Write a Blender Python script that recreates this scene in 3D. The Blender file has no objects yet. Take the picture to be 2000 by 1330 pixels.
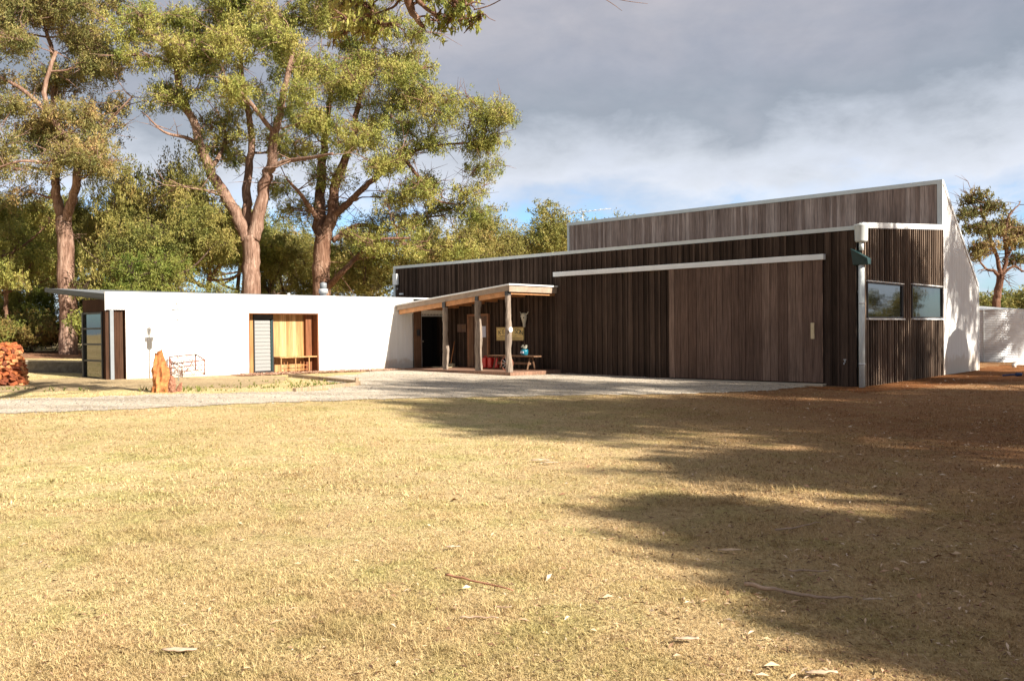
import bpy, math, random
import numpy as np
from mathutils import Vector, Matrix, geometry
random.seed(7); RNG=np.random.default_rng(11)
SC=bpy.context.scene; COL=SC.collection
F=1700.0; PITCH=20/1700; ROLL=0.01; CAMZ=1.6
# ------------------------------------------------------------------ camera
cam=bpy.data.cameras.new('camera'); camo=bpy.data.objects.new('camera',cam); COL.objects.link(camo)
MR=Matrix.Rotation(math.pi/2-PITCH,4,'X')@Matrix.Rotation(-ROLL,4,'Z')
camo.matrix_world=Matrix.Translation((0,0,CAMZ))@MR
cam.sensor_width=36; cam.lens=36*F/2000; cam.clip_start=.1; cam.clip_end=3000
SC.camera=camo
R3=MR.to_3x3()
def ray(px,py):
    d=R3@Vector(((px-1000)/F,-(py-665)/F,-1)); return d/d.y
def at(px,py,Y):
    d=ray(px,py); return Vector((d.x*Y,Y,CAMZ+d.z*Y))
# ------------------------------------------------------------------ building frame
TH=math.radians(47.4); A=(9.2,23.0)
EU=(-math.sin(TH),math.cos(TH)); EV=(math.cos(TH),math.sin(TH))
def W(u,v,z): return Vector((A[0]+u*EU[0]+v*EV[0],A[1]+u*EU[1]+v*EV[1],z))
def toUV(x,y):
    a=x-A[0]; b=y-A[1]; return a*EU[0]+b*EU[1], a*EV[0]+b*EV[1]
def gz(x,y):
    u,v=toUV(x,y)
    su=np.logaddexp(0,(u-1)*1.2)/1.2
    w=13-np.logaddexp(0,(13+v)*.6)/.6; w=np.clip(w,0,13.2)
    z=.011*su+.18*w/13*np.clip(su/16,0,2.6)
    return np.minimum(z,1.4+0*z)
def G(px,py):
    d=ray(px,py); t=2.0
    while t<300 and CAMZ+d.z*t>float(gz(d.x*t,t)): t+=.25
    a,b=t-.25,t
    for _ in range(14):
        c=(a+b)/2
        if CAMZ+d.z*c>float(gz(d.x*c,c)): a=c
        else: b=c
    return d.x*a,a,float(gz(d.x*a,a))
def GP(px,py,dz=0):
    x,y,z=G(px,py); return Vector((x,y,z+dz))
# ------------------------------------------------------------------ mesh helpers
def mesh_np(name,v,f,mat,smooth=False):
    me=bpy.data.meshes.new(name); v=np.asarray(v,dtype=np.float32); f=np.asarray(f,dtype=np.int32)
    n=f.shape[1]; me.vertices.add(len(v)); me.vertices.foreach_set('co',v.ravel())
    me.loops.add(f.size); me.loops.foreach_set('vertex_index',f.ravel())
    me.polygons.add(len(f)); me.polygons.foreach_set('loop_start',np.arange(0,f.size,n,dtype=np.int32))
    me.polygons.foreach_set('loop_total',np.full(len(f),n,dtype=np.int32))
    if smooth: me.polygons.foreach_set('use_smooth',np.ones(len(f),dtype=bool))
    me.update(calc_edges=True); me.materials.append(mat); return me
def link(name,me,parent=None,loc=None):
    o=bpy.data.objects.new(name,me); COL.objects.link(o)
    if parent: o.parent=parent
    if loc is not None: o.location=loc
    return o
def tag(o,label=None,cat=None,group=None,kind=None):
    if label: o['label']=label
    if cat: o['category']=cat
    if group: o['group']=group
    if kind: o['kind']=kind
    return o
def thing(name,label,cat,loc,group=None):
    o=bpy.data.objects.new(name,None); COL.objects.link(o); o.location=loc; o.empty_display_size=.2
    return tag(o,label,cat,group)
class MB:
    def __init__(s): s.v=[]; s.f=[]; s.sm=[]
    def add(s,vs,fs,sm=False):
        b=len(s.v); s.v+=[tuple(p) for p in vs]; s.f+=[[i+b for i in q] for q in fs]; s.sm+=[sm]*len(fs)
    def hexa(s,c):   # 8 corners: bottom 4 ccw, top 4
        s.add(c,[(3,2,1,0),(4,5,6,7),(0,1,5,4),(1,2,6,5),(2,3,7,6),(3,0,4,7)])
    def bb(s,u0,u1,v0,v1,z0,z1,z1b=None):   # box in the building frame; z1b = top at u1 side
        if z1b is None: z1b=z1
        s.hexa([W(u0,v0,z0),W(u1,v0,z0),W(u1,v1,z0),W(u0,v1,z0),W(u0,v0,z1),W(u1,v0,z1b),W(u1,v1,z1b),W(u0,v1,z1)])
    def box(s,c,d,rz=0,ry=0,rx=0):
        M=Matrix.Translation(c)@Matrix.Rotation(rz,4,'Z')@Matrix.Rotation(ry,4,'Y')@Matrix.Rotation(rx,4,'X')
        x,y,z=[q/2 for q in d]
        s.hexa([M@Vector(p) for p in ((-x,-y,-z),(x,-y,-z),(x,y,-z),(-x,y,-z),(-x,-y,z),(x,-y,z),(x,y,z),(-x,y,z))])
    def bar(s,a,b,w,h=None):
        a=Vector(a); b=Vector(b); h=h or w; d=(b-a).normalized()
        up=Vector((0,0,1)) if abs(d.z)<.95 else Vector((1,0,0))
        x=d.cross(up).normalized()*w/2; y=x.cross(d).normalized()*h/2
        s.hexa([a-x-y,a+x-y,b+x-y,b-x-y,a-x+y,a+x+y,b+x+y,b-x+y])
    def tube(s,pts,rad,n=8,cap=True,jit=0,sm=True):
        pts=[Vector(p) for p in pts]; rad=[rad]*len(pts) if not hasattr(rad,'__len__') else rad
        b=len(s.v); x=None
        for i,p in enumerate(pts):
            d=(pts[min(i+1,len(pts)-1)]-pts[max(i-1,0)])
            d=d.normalized() if d.length>1e-9 else Vector((0,0,1))
            if x is None: x=d.orthogonal().normalized()
            else:
                x=x-d*x.dot(d); x=x.normalized() if x.length>1e-6 else d.orthogonal().normalized()
            y=d.cross(x)
            for k in range(n):
                a=2*math.pi*k/n; r=rad[i]*(1+(random.uniform(-jit,jit) if jit else 0))
                s.v.append(tuple(p+x*math.cos(a)*r+y*math.sin(a)*r))
        for i in range(len(pts)-1):
            for k in range(n):
                k2=(k+1)%n; s.f.append([b+i*n+k,b+i*n+k2,b+(i+1)*n+k2,b+(i+1)*n+k]); s.sm.append(sm)
        if cap:
            s.f.append([b+k for k in range(n)][::-1]); s.sm.append(False)
            s.f.append([b+(len(pts)-1)*n+k for k in range(n)]); s.sm.append(False)
    def lathe(s,c,prof,n=24,sm=True):
        c=Vector(c); s.tube([c+Vector((0,0,z)) for r,z in prof],[r for r,z in prof],n,True,0,sm)
    def corr(s,p0,p1,z0,z1,nrm,pitch=.076,amp=.009,z1b=None,seg=6):
        p0=Vector(p0);p1=Vector(p1); L=(p1-p0).length; d=(p1-p0)/L; n=max(2,int(L/pitch*seg)); b=len(s.v)
        z1b=z1 if z1b is None else z1b; nrm=Vector((nrm[0],nrm[1],0))
        for i in range(n+1):
            t=L*i/n; q=p0+d*t+nrm*amp*math.cos(2*math.pi*t/pitch); zt=z1+(z1b-z1)*i/n
            s.v.append((q.x,q.y,z0)); s.v.append((q.x,q.y,zt))
        for i in range(n): s.f.append([b+2*i,b+2*i+2,b+2*i+3,b+2*i+1]); s.sm.append(True)
    def build(s,name,mat,parent=None,bevel=0):
        o0=Vector((0,0,0)) if parent is None else root_loc(parent)
        me=bpy.data.meshes.new(name)
        me.from_pydata([(a-o0.x,b-o0.y,c-o0.z) for a,b,c in s.v],[],s.f)
        me.polygons.foreach_set('use_smooth',s.sm); me.materials.append(mat); me.update()
        o=link(name,me,parent)
        if bevel:
            m=o.modifiers.new('b','BEVEL'); m.width=bevel; m.segments=2; m.limit_method='ANGLE'
        return o
def root_loc(o):
    l=Vector(o.location)
    while o.parent: o=o.parent; l+=Vector(o.location)
    return l
# ------------------------------------------------------------------ materials
def newmat(name):
    m=bpy.data.materials.new(name); m.use_nodes=True; nt=m.node_tree; nt.nodes.clear()
    out=nt.nodes.new('ShaderNodeOutputMaterial'); b=nt.nodes.new('ShaderNodeBsdfPrincipled')
    nt.links.new(b.outputs[0],out.inputs[0]); return m,nt,b,out
def N(nt,t,**k):
    n=nt.nodes.new(t)
    for a,v in k.items(): setattr(n,a,v)
    return n
def setin(n,**k):
    for a,v in k.items(): n.inputs[a.replace('_',' ')].default_value=v
def ramp(nt,fac,stops,interp='LINEAR'):
    r=N(nt,'ShaderNodeValToRGB'); r.color_ramp.interpolation=interp; e=r.color_ramp.elements
    while len(e)<len(stops): e.new(.5)
    for q,(p,c) in zip(e,stops): q.position=p; q.color=(*c,1) if len(c)==3 else c
    nt.links.new(fac,r.inputs[0]); return r
def noise(nt,vec,scale,detail=4,rough=.6,dist=0):
    n=N(nt,'ShaderNodeTexNoise'); setin(n,Scale=scale,Detail=detail,Roughness=rough,Distortion=dist)
    if vec is not None: nt.links.new(vec,n.inputs['Vector'])
    return n
def mapping(nt,vec,scale=(1,1,1),rot=(0,0,0)):
    m=N(nt,'ShaderNodeMapping'); m.inputs['Scale'].default_value=scale; m.inputs['Rotation'].default_value=rot
    nt.links.new(vec,m.inputs[0]); return m.outputs[0]
def mixc(nt,fac,a,b,mode='MIX'):
    m=N(nt,'ShaderNodeMix',data_type='RGBA',blend_type=mode)
    for s,i in ((fac,0),(a,6),(b,7)):
        if isinstance(s,(int,float)): m.inputs[i].default_value=s
        elif isinstance(s,tuple): m.inputs[i].default_value=(*s,1)
        else: nt.links.new(s,m.inputs[i])
    return m.outputs[2]
def bump(nt,b,h,strength=.4,dist=.02):
    n=N(nt,'ShaderNodeBump'); setin(n,Strength=strength,Distance=dist); nt.links.new(h,n.inputs['Height']); nt.links.new(n.outputs[0],b.inputs['Normal'])
def plain(name,c,rough=.6,metal=0,var=.15,nscale=6,spec=.4):
    m,nt,b,_=newmat(name); g=N(nt,'ShaderNodeNewGeometry'); n=noise(nt,g.outputs['Position'],nscale,5)
    r=ramp(nt,n.outputs[0],[(.3,tuple(q*(1-var) for q in c)),(.7,tuple(min(1,q*(1+var)) for q in c))])
    nt.links.new(r.outputs[0],b.inputs['Base Color']); setin(b,Roughness=rough,Metallic=metal); b.inputs['Specular IOR Level'].default_value=spec
    return m
def timber(name,c1,c2,c3,rough=.85,grain=1,spec=.1,zs=.7):
    "weathered boards: colour per board, streaks along the height"
    m,nt,b,_=newmat(name); g=N(nt,'ShaderNodeNewGeometry')
    v=mapping(nt,g.outputs['Position'],(14,14,zs)); n=noise(nt,v,1.5,6,.65)
    st=mapping(nt,g.outputs['Position'],(60,60,2.2)); n2=noise(nt,st,1,4,.6)
    big=noise(nt,g.outputs['Position'],.8,3,.5)
    r=ramp(nt,g.outputs['Random Per Island'],[(0,c1),(.5,c2),(1,c3)])
    d=ramp(nt,n.outputs[0],[(.3,(.55,.55,.55)),(.7,(1.25,1.22,1.2))])
    d2=ramp(nt,n2.outputs[0],[(.3,(.72,.72,.72)),(.7,(1.2,1.2,1.2))])
    d3=ramp(nt,big.outputs[0],[(.3,(.8,.8,.8)),(.7,(1.15,1.15,1.15))])
    c=mixc(nt,1,r.outputs[0],d.outputs[0],'MULTIPLY'); c=mixc(nt,1*grain,c,d2.outputs[0],'MULTIPLY'); c=mixc(nt,.8,c,d3.outputs[0],'MULTIPLY')
    nt.links.new(c,b.inputs['Base Color']); setin(b,Roughness=rough); b.inputs['Specular IOR Level'].default_value=spec
    bump(nt,b,n2.outputs[0],.5,.004); return m
M={}
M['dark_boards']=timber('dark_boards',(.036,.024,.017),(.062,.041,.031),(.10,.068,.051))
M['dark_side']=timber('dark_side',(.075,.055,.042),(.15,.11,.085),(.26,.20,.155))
M['grey_boards']=timber('grey_boards',(.22,.16,.135),(.29,.22,.19),(.43,.345,.305))
M['door_boards']=timber('door_boards',(.115,.072,.054),(.16,.104,.08),(.225,.153,.119))
M['cedar']=timber('cedar',(.36,.19,.075),(.47,.27,.12),(.57,.36,.185),zs=.5)
M['red_timber']=timber('red_timber',(.17,.07,.035),(.22,.09,.045),(.27,.12,.06))
M['beam']=plain('orange_beam_timber',(.47,.23,.10),.8,0,.25,6)
M['fascia']=plain('fascia_timber',(.29,.22,.165),.8,0,.2,5)
M['deck']=timber('deck',(.20,.11,.075),(.27,.16,.11),(.35,.22,.16))
M['log']=timber('log',(.20,.16,.13),(.26,.21,.17),(.32,.27,.23),zs=1.2)
M['brown_boards']=timber('brown_boards',(.13,.075,.045),(.18,.105,.065),(.24,.15,.1))
M['end_wood']=timber('dark_red_brown_boards',(.035,.017,.010),(.06,.030,.018),(.08,.043,.027))
M['sleeper']=timber('sleeper',(.3,.22,.15),(.4,.3,.2),(.5,.38,.25))
M['white']=plain('white_painted_metal',(.80,.80,.79),.45,0,.03,3)
def _wall():
    m,nt,b,_=newmat('white_corrugated'); g=N(nt,'ShaderNodeNewGeometry'); p=g.outputs['Position']; sp=N(nt,'ShaderNodeSeparateXYZ'); nt.links.new(p,sp.inputs[0])
    n=noise(nt,mapping(nt,p,(5,5,.5)),1.2,5,.6); ns=noise(nt,p,3,5,.7)
    a=N(nt,'ShaderNodeMath',operation='MULTIPLY_ADD'); nt.links.new(ns.outputs[0],a.inputs[0]); a.inputs[1].default_value=-.9; nt.links.new(sp.outputs[2],a.inputs[2])
    c=ramp(nt,n.outputs[0],[(.3,(.72,.715,.70)),(.7,(.81,.81,.80))])
    f=ramp(nt,a.outputs[0],[(.0,(.5,.5,.5)),(.18,(0,0,0))])
    nt.links.new(mixc(nt,f.outputs[0],c.outputs[0],(.48,.37,.26)),b.inputs['Base Color']); setin(b,Roughness=.5); return m
M['white_wall']=_wall()
M['trim']=plain('pale_steel_trim',(.56,.60,.60),.5,0,.06,4)
M['trim_white']=plain('white_trim',(.74,.75,.75),.5,0,.05,4)
M['roof']=plain('grey_roof_metal',(.19,.21,.23),.45,0,.1,2)
M['shaded_verge']=plain('shaded_grey_fascia',(.06,.065,.07),.5,0,.05)  # dark grey verge fascia, its shade put into the colour as well
M['dark_metal']=plain('dark_metal',(.03,.03,.032),.5)
M['galv']=plain('galvanised_steel',(.52,.54,.56),.38,.35,.12,3)
M['black']=plain('black_void',(.008,.007,.007),.9,0,.1)
M['teal_dark']=plain('dark_teal_plastic',(.014,.04,.042),.45)
M['red_plastic']=plain('red_plastic',(.52,.02,.012),.35,0,.05)
M['teal']=plain('teal_glaze',(.012,.13,.19),.3)
M['bone']=plain('bone',(.55,.52,.42),.7)
M['paper']=plain('paper',(.55,.57,.68),.8,0,.04)
M['pale_wood']=plain('pale_wood',(.55,.45,.28),.7)
M['rust']=plain('rust_steel',(.20,.07,.04),.8,0,.3,20)
M['orange_pale']=plain('orange_paint',(.55,.22,.08),.7,0,.2,10)
M['concrete']=plain('concrete',(.42,.36,.28),.9,0,.15,4)
M['stone_wall']=plain('retaining_wall_stone',(.15,.13,.10),.9,0,.35,8)
M['pvc']=plain('white_pvc',(.72,.70,.66),.4,0,.05)
M['blue']=plain('blue_plastic',(.02,.05,.15),.4)
M['poly']=plain('green_poly_tank',(.12,.18,.12),.5)
M['stump']=plain('rotted_orange_wood',(.40,.15,.05),.9,0,.6,11)
M['stump_red']=plain('red_inner_wood',(.26,.12,.075),.9,0,.45,20)
def firewood():
    m,nt,b,_=newmat('split_firewood'); g=N(nt,'ShaderNodeNewGeometry')
    r=ramp(nt,g.outputs['Random Per Island'],[(0,(.14,.035,.014)),(.45,(.38,.10,.028)),(.8,(.50,.17,.05)),(1,(.55,.28,.12))])
    n=noise(nt,mapping(nt,g.outputs['Position'],(1,1,1)),25,4); d=ramp(nt,n.outputs[0],[(.3,(.5,.5,.5)),(.7,(1.2,1.2,1.2))])
    nt.links.new(mixc(nt,1,r.outputs[0],d.outputs[0],'MULTIPLY'),b.inputs['Base Color']); setin(b,Roughness=.9); bump(nt,b,n.outputs[0],.8,.02); return m
M['firewood']=firewood()
def glass(name,c,ior,rough=.03):
    m,nt,b,_=newmat(name); b.inputs['Base Color'].default_value=(*c,1); setin(b,Roughness=rough,IOR=ior); b.inputs['Specular IOR Level'].default_value=.5
    g=N(nt,'ShaderNodeNewGeometry'); n=noise(nt,g.outputs['Position'],1.3,2); bump(nt,b,n.outputs[0],.03,.05); return m
M['glass']=glass('window_glass',(.012,.014,.014),2.3)
M['glass_wing']=glass('tinted_glass',(.015,.018,.012),2.0)
M['louvre']=plain('louvre_glass',(.27,.27,.265),.15,0,.05,30,.8)
def bark(name,c1,c2,c3):
    m,nt,b,_=newmat(name); g=N(nt,'ShaderNodeNewGeometry')
    v=mapping(nt,g.outputs['Position'],(7,7,.7)); n=noise(nt,v,1.6,7,.7,.5); n2=noise(nt,g.outputs['Position'],.9,3)
    r=ramp(nt,n.outputs[0],[(.3,c1),(.52,c2),(.72,c3)])
    d=ramp(nt,n2.outputs[0],[(.35,(.7,.62,.58)),(.65,(1.1,1.08,1.05))])
    nt.links.new(mixc(nt,1,r.outputs[0],d.outputs[0],'MULTIPLY'),b.inputs['Base Color']); setin(b,Roughness=.9); b.inputs['Specular IOR Level'].default_value=.1
    bump(nt,b,n.outputs[0],1,.06); return m
M['bark']=bark('gum_bark',(.09,.05,.036),(.29,.19,.145),(.52,.40,.33))
M['bark_red']=bark('red_gum_bark',(.07,.036,.024),(.22,.13,.09),(.42,.30,.235))
M['bark_dark']=bark('dark_bark',(.03,.02,.015),(.10,.07,.055),(.26,.20,.16))
def leafmat(name,stops,trans=.25):
    m,nt,b,out=newmat(name); g=N(nt,'ShaderNodeNewGeometry'); n=noise(nt,g.outputs['Position'],.55,2)
    mth=N(nt,'ShaderNodeMath',operation='MULTIPLY_ADD'); nt.links.new(g.outputs['Random Per Island'],mth.inputs[0]); mth.inputs[1].default_value=.38
    m2=N(nt,'ShaderNodeMath',operation='MULTIPLY_ADD'); nt.links.new(n.outputs[0],m2.inputs[0]); m2.inputs[1].default_value=1.7; m2.inputs[2].default_value=-.52
    nt.links.new(m2.outputs[0],mth.inputs[2])
    r=ramp(nt,mth.outputs[0],stops); nt.links.new(r.outputs[0],b.inputs['Base Color']); setin(b,Roughness=.6); b.inputs['Specular IOR Level'].default_value=.2
    t=N(nt,'ShaderNodeBsdfTranslucent'); nt.links.new(r.outputs[0],t.inputs[0]); mx=N(nt,'ShaderNodeMixShader'); mx.inputs[0].default_value=trans
    nt.links.new(b.outputs[0],mx.inputs[1]); nt.links.new(t.outputs[0],mx.inputs[2]); nt.links.new(mx.outputs[0],out.inputs[0]); return m
M['leaf']=leafmat('gum_leaves',[(0,(.07,.10,.028)),(.3,(.205,.23,.052)),(.65,(.35,.33,.085)),(1,(.49,.38,.14))])
M['leaf_warm']=leafmat('warm_gum_leaves',[(0,(.06,.08,.028)),(.35,(.18,.175,.055)),(.72,(.32,.255,.09)),(1,(.48,.29,.14))])
M['leaf_dark']=leafmat('dark_leaves',[(0,(.05,.07,.018)),(.35,(.155,.165,.04)),(.7,(.29,.255,.07)),(1,(.42,.32,.11))])
M['leaf_bright']=leafmat('bright_leaves',[(0,(.05,.085,.015)),(.4,(.13,.165,.03)),(1,(.29,.27,.07))])
M['bracken']=leafmat('bracken',[(0,(.08,.1,.02)),(.4,(.17,.18,.04)),(.75,(.3,.2,.07)),(1,(.42,.22,.09))])
def lawn_colour(nt,pos):
    big=noise(nt,pos,.33,4,.6); mid=noise(nt,pos,1.7,5,.7,.4); fine=noise(nt,pos,28,4,.7)
    fx=noise(nt,mapping(nt,pos,(60,16,60)),1,3,.7); clump=noise(nt,pos,9,4,.75,.5)
    base=ramp(nt,fine.outputs[0],[(.22,(.36,.26,.13)),(.42,(.60,.47,.26)),(.6,(.74,.60,.35)),(.78,(.90,.77,.50))])
    green=ramp(nt,fine.outputs[0],[(.25,(.24,.225,.08)),(.5,(.49,.44,.19)),(.75,(.71,.65,.34))])
    gm=N(nt,'ShaderNodeMath',operation='MULTIPLY_ADD'); nt.links.new(big.outputs[0],gm.inputs[0]); gm.inputs[1].default_value=.55
    nt.links.new(mid.outputs[0],gm.inputs[2])
    gr=ramp(nt,gm.outputs[0],[(.72,(0,0,0)),(.95,(.85,.85,.85))])
    c=mixc(nt,gr.outputs[0],base.outputs[0],green.outputs[0])
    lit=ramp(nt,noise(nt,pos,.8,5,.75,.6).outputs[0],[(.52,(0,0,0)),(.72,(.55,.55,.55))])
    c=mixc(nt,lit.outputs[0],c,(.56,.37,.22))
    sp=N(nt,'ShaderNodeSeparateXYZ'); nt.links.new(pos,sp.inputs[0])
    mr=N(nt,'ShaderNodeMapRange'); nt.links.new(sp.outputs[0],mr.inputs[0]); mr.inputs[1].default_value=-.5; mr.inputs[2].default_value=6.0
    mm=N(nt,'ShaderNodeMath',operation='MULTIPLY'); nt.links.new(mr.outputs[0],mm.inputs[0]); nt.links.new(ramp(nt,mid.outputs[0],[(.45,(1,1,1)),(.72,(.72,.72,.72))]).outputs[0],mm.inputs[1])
    c=mixc(nt,mm.outputs[0],c,mixc(nt,fine.outputs[0],(.22,.10,.045),(.50,.29,.155)))  # browner rightwards: barer grass under trees, with the warm shade tone painted in
    dk=ramp(nt,fx.outputs[0],[(.3,(.66,.62,.56)),(.5,(1,1,1)),(.8,(1.12,1.12,1.1))])
    c=mixc(nt,1,c,dk.outputs[0],'MULTIPLY')
    c=mixc(nt,1,c,ramp(nt,clump.outputs[0],[(.32,(.62,.56,.48)),(.45,(1,1,1)),(.72,(1.13,1.14,1.12))]).outputs[0],'MULTIPLY')
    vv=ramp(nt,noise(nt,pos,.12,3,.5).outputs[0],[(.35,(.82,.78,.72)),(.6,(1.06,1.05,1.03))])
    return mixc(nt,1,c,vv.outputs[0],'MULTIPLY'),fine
def groundmat():
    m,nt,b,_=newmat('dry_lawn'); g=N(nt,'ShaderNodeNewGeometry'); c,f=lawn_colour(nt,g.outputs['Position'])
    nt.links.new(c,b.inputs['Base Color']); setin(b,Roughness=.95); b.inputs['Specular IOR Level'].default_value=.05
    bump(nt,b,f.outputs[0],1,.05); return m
def blademat():
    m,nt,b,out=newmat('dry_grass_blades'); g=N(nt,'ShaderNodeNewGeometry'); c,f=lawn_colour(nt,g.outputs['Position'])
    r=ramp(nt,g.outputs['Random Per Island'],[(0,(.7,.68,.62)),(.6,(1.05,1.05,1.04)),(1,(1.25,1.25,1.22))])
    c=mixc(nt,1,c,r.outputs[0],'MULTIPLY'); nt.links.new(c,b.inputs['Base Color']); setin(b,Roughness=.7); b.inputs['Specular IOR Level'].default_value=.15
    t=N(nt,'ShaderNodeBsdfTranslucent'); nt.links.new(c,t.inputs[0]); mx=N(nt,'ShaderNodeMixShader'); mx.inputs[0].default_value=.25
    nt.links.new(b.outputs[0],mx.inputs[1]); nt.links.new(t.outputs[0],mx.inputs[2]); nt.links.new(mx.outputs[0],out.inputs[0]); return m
def loosemat(name,stops,sc=30,bs=.04,patch=None):
    m,nt,b,_=newmat(name); g=N(nt,'ShaderNodeNewGeometry'); p=g.outputs['Position']
    n=noise(nt,p,sc,5,.75); v=N(nt,'ShaderNodeTexVoronoi'); setin(v,Scale=sc*1.2); nt.links.new(p,v.inputs['Vector'])
    r=ramp(nt,n.outputs[0],stops); big=noise(nt,mapping(nt,p,(.5,1.4,1)),.9,5,.65)
    d=ramp(nt,big.outputs[0],[(.32,patch or (.8,.78,.75)),(.6,(1.06,1.05,1.04))]); c=mixc(nt,1,r.outputs[0],d.outputs[0],'MULTIPLY')
    vd=ramp(nt,v.outputs['Color'],[(0,(.72,.72,.72)),(1,(1.15,1.15,1.15))]); c=mixc(nt,.8,c,vd.outputs[0],'MULTIPLY')
    nt.links.new(c,b.inputs['Base Color']); setin(b,Roughness=.95); b.inputs['Specular IOR Level'].default_value=.05
    bump(nt,b,n.outputs[0],.9,bs); return m
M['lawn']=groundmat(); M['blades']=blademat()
M['gravel']=loosemat('pale_gravel',[(.30,(.38,.32,.25)),(.5,(.58,.505,.405)),(.70,(.72,.64,.53))],16,.04,(.66,.64,.61))
M['dirt']=loosemat('bare_dirt',[(.25,(.24,.17,.10)),(.5,(.42,.32,.19)),(.75,(.55,.45,.28))],12,.04)
M['red_earth']=loosemat('red_earth',[(.25,(.13,.05,.02)),(.5,(.27,.115,.045)),(.75,(.40,.20,.09))],10,.06)
M['mulch']=loosemat('bark_mulch',[(.25,(.12,.05,.03)),(.5,(.33,.17,.10)),(.75,(.55,.36,.24))],26,.05)
def islandmat(name,stops,rough=.8):
    m,nt,b,_=newmat(name); g=N(nt,'ShaderNodeNewGeometry'); r=ramp(nt,g.outputs['Random Per Island'],stops)
    nt.links.new(r.outputs[0],b.inputs['Base Color']); setin(b,Roughness=rough); return m
M['litter']=islandmat('fallen_leaves',[(0,(.22,.09,.045)),(.25,(.45,.25,.15)),(.55,(.62,.44,.28)),(.9,(.68,.52,.38)),(1,(.80,.68,.54))])
M['fleck']=islandmat('litter_flecks',[(0,(.08,.04,.02)),(.45,(.22,.11,.06)),(.75,(.42,.27,.16)),(1,(.66,.50,.35))])
M['chips']=islandmat('bark_chips',[(0,(.12,.05,.03)),(.5,(.34,.19,.12)),(1,(.6,.42,.3))])
# ------------------------------------------------------------------ sky and sun
SUN=Vector((.808,-.599,.57)).normalized()
w=bpy.data.worlds.new('World'); SC.world=w; w.use_nodes=True; nt=w.node_tree; nt.nodes.clear()
wo=N(nt,'ShaderNodeOutputWorld'); bg=N(nt,'ShaderNodeBackground'); bg.inputs[1].default_value=.1
sky=N(nt,'ShaderNodeTexSky',sky_type='NISHITA'); sky.sun_disc=False
sky.sun_elevation=math.asin(SUN.z); sky.sun_rotation=math.atan2(SUN.x,SUN.y)
tc=N(nt,'ShaderNodeTexCoord'); sx=N(nt,'ShaderNodeSeparateXYZ'); nt.links.new(tc.outputs['Generated'],sx.inputs[0])
def mth(op,a,b=None,c=None):
    n=N(nt,'ShaderNodeMath',operation=op)
    for i,q in enumerate((a,b,c)):
        if q is None: continue
        if isinstance(q,(int,float)): n.inputs[i].default_value=q
        else: nt.links.new(q,n.inputs[i])
    return n.outputs[0]
Z=sx.outputs[2]
vec=mapping(nt,tc.outputs['Generated'],(1.0,1.0,2.1)); 
n1=noise(nt,vec,2.4,6,.55,.3); n2=noise(nt,vec,7,6,.6,.2); n3=noise(nt,mapping(nt,tc.outputs['Generated'],(1,1,1.8)),14,6,.6,.4)
# distance above the lower edge of the cloud deck, ragged by noise
h=mth('ADD',Z,mth('MULTIPLY',mth('SUBTRACT',n2.outputs[0],.5),.10)); h=mth('ADD',h,mth('MULTIPLY',mth('SUBTRACT',n3.outputs[0],.5),.035))
cov=ramp(nt,h,[(.11,(.0,.0,.0)),(.14,(.8,.8,.8)),(.165,(1,1,1))])
wisps=ramp(nt,n2.outputs[0],[(.38,(0,0,0)),(.58,(.85,.85,.85))])
covm=mth('MAXIMUM',cov.outputs[0],wisps.outputs[0])
hc=mth('ADD',Z,mth('MULTIPLY',mth('SUBTRACT',n1.outputs[0],.5),.22)); hc=mth('ADD',hc,mth('MULTIPLY',mth('SUBTRACT',n2.outputs[0],.5),.16))
CL=1.0
cc=ramp(nt,hc,[(.10,(.56,.63,.73)),(.155,(.66,.70,.77)),(.19,(.54,.58,.64)),(.235,(.31,.35,.405)),(.30,(.325,.35,.41)),(.40,(.37,.37,.41)),(.55,(.34,.34,.37)),(.8,(.27,.27,.29))])
dt=ramp(nt,n1.outputs[0],[(.35,(.88,.89,.91)),(.65,(1.1,1.09,1.09))])
cl=mixc(nt,1,cc.outputs[0],dt.outputs[0],'MULTIPLY'); cl=mixc(nt,1,cl,ramp(nt,n3.outputs[0],[(.35,(.97,.97,.975)),(.65,(1.03,1.03,1.03))]).outputs[0],'MULTIPLY'); cl=mixc(nt,1,cl,ramp(nt,n2.outputs[0],[(.35,(.92,.93,.95)),(.65,(1.07,1.06,1.05))]).outputs[0],'MULTIPLY')
clb=N(nt,'ShaderNodeVectorMath',operation='SCALE'); nt.links.new(cl,clb.inputs[0]); clb.inputs['Scale'].default_value=5.0
nt.links.new(mixc(nt,covm,mixc(nt,1,sky.outputs[0],(.50,.72,.98),'MULTIPLY'),clb.outputs[0]),bg.inputs[0]); nt.links.new(bg.outputs[0],wo.inputs[0])
sl=bpy.data.lights.new('sun','SUN'); sl.energy=5.0; sl.angle=math.radians(.53); sl.color=(1,.915,.79)
so=bpy.data.objects.new('sun',sl); COL.objects.link(so); so.rotation_euler=SUN.to_track_quat('Z','Y').to_euler(); so.location=(30,-20,40)
SC.view_settings.view_transform='Standard'; SC.view_settings.look='None'; SC.view_settings.exposure=1.3; SC.view_settings.gamma=1
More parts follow.
